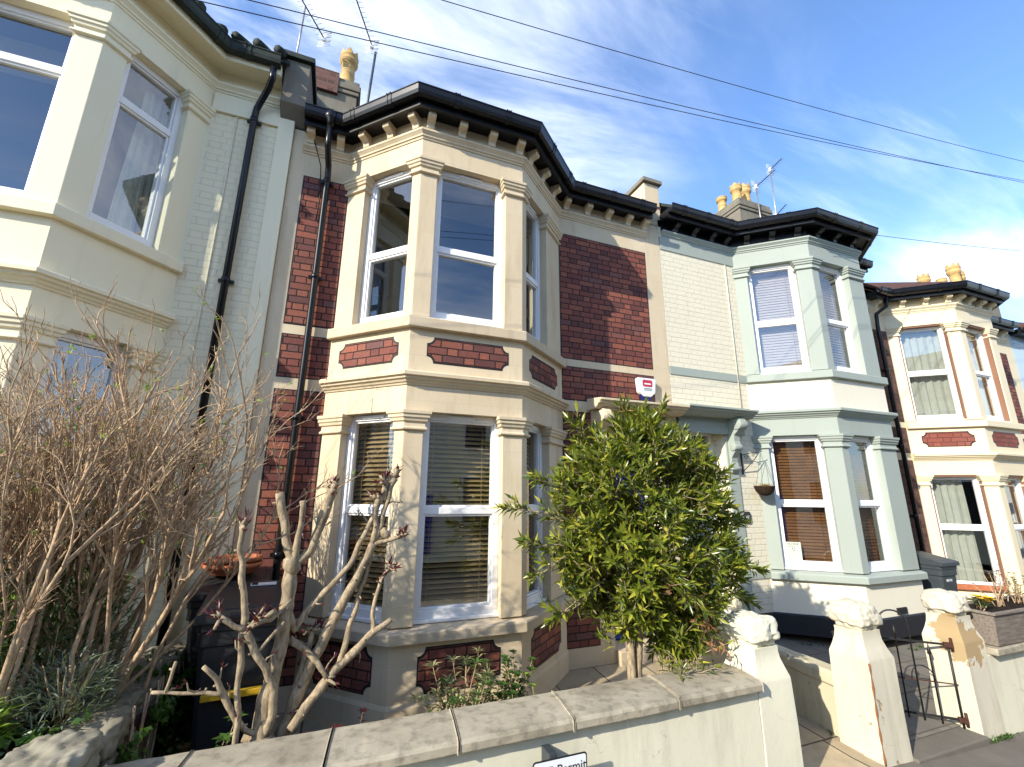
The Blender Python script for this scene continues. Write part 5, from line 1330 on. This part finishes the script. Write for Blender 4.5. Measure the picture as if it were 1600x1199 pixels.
# ------------------------------------------------------------------ light, sky, camera
SUN_EL = 28
hx, hy = 2.2, 1.0; hl = math.hypot(hx, hy)
to_sun = Vector((-hx/hl*math.cos(R(SUN_EL)), -hy/hl*math.cos(R(SUN_EL)), math.sin(R(SUN_EL))))
sd = bpy.data.lights.new('sun', 'SUN'); sd.energy = 4.0; sd.angle = R(.53); sd.color = (1, .93, .80)
so = bpy.data.objects.new('sun', sd); COL.objects.link(so); so.rotation_euler = to_sun.to_track_quat('Z', 'Y').to_euler(); so.location = to_sun*30
wd = bpy.data.worlds.new('World'); scene.world = wd; wd.use_nodes = True
t = NT(wd); bg = t.n['Background']
sky = t.node('ShaderNodeTexSky', sky_type='NISHITA'); sky.sun_disc = False; sky.sun_elevation = R(SUN_EL); sky.sun_rotation = math.atan2(to_sun.x, to_sun.y)
sky.air_density = 1.0; sky.dust_density = .3; sky.ozone_density = 2.5
tc = t.node('ShaderNodeTexCoord'); sp = t.node('ShaderNodeSeparateXYZ'); t.l.new(tc.outputs['Generated'], sp.inputs[0])
den = t.m('ADD', t.m('MAXIMUM', sp.outputs[2], 0.0), .22)
cm = t.node('ShaderNodeCombineXYZ'); t.l.new(t.m('DIVIDE', sp.outputs[0], den), cm.inputs[0]); t.l.new(t.m('DIVIDE', sp.outputs[1], den), cm.inputs[1])
mp = t.node('ShaderNodeMapping'); t.l.new(cm.outputs[0], mp.inputs[0]); mp.inputs['Rotation'].default_value = (0,0,R(CLOUD_ROT)); mp.inputs['Scale'].default_value = (1.0, 2.1, 1); mp.inputs['Location'].default_value = CLOUD_LOC
n1 = t.noise(mp.outputs[0], 1.1, 7, .58, .6); n2 = t.noise(cm.outputs[0], .55, 3, .5)
f1 = t.rng(n1, .44, .80, 0, 1, True)
f = t.m('MULTIPLY', f1, t.rng(n2, .30, .62, .25, 1.0))
mp2 = t.node('ShaderNodeMapping'); t.l.new(cm.outputs[0], mp2.inputs[0]); mp2.inputs['Rotation'].default_value = (0,0,R(CLOUD_ROT+20)); mp2.inputs['Scale'].default_value = (.7, 4.5, 1)
f2 = t.m('MULTIPLY', t.rng(t.noise(mp2.outputs[0], 1.3, 6, .6, .3), .50, .85, 0, .6, True), 1.0)
f = t.m('ADD', f, f2, clamp=True)
def blob(d, a, b):
    n = t.node('ShaderNodeVectorMath', operation='DOT_PRODUCT'); t.l.new(tc.outputs['Generated'], n.inputs[0]); n.inputs[1].default_value = Vector(d).normalized(); return t.rng(n.outputs['Value'], a, b, 0, 1, True)
bank = t.m('MAXIMUM', t.m('MAXIMUM', blob((.8,-.55,.3), .78, .97), blob((-.88,-.1,.5), .75, .97)), t.m('MAXIMUM', blob((.05,.68,.73), .80, .99), blob((.93,.27,.26), .97, .998)))  # first two cloud banks lie out of view, added for neutral fill light
soft = t.noise(mp.outputs[0], 1.6, 7, .6, .5)
f = t.m('ADD', t.m('MULTIPLY', f, .75), t.m('MULTIPLY', bank, t.rng(soft, .35, .76, 0, .92, True)), clamp=True)
white = (6.8, 7.15, 7.8)
blue_t = t.mix(1.0, sky.outputs[0], SKYTINT, 'MULTIPLY')
col = t.mix(t.m('MULTIPLY', f, .80), blue_t, white)
t.l.new(col, bg.inputs[0]); bg.inputs[1].default_value = SKY_STR
cd = bpy.data.cameras.new('camera'); cam = bpy.data.objects.new('camera', cd); COL.objects.link(cam)
ax = (Vector((0.931468,-0.363746,0.007451)), Vector((-0.094035,-0.220917,0.970749)), Vector((0.35146,0.904923,0.239982)))
Mx = Matrix((ax[0], ax[1], -ax[2])).transposed().to_4x4(); Mx.translation = Vector((-.56312,-4.97283,2.32327)); cam.matrix_world = Mx
cd.sensor_fit = 'HORIZONTAL'; cd.sensor_width = 36; cd.lens = 696.2157/1600*36; cd.clip_start = .05; cd.clip_end = 1000
scene.camera = cam
scene.view_settings.view_transform = 'Standard'; scene.view_settings.look = 'None'; scene.view_settings.gamma = 1; scene.view_settings.exposure = EXPO
scene.render.engine = 'CYCLES'
scene.cycles.max_bounces = 8; scene.cycles.transparent_max_bounces = 12
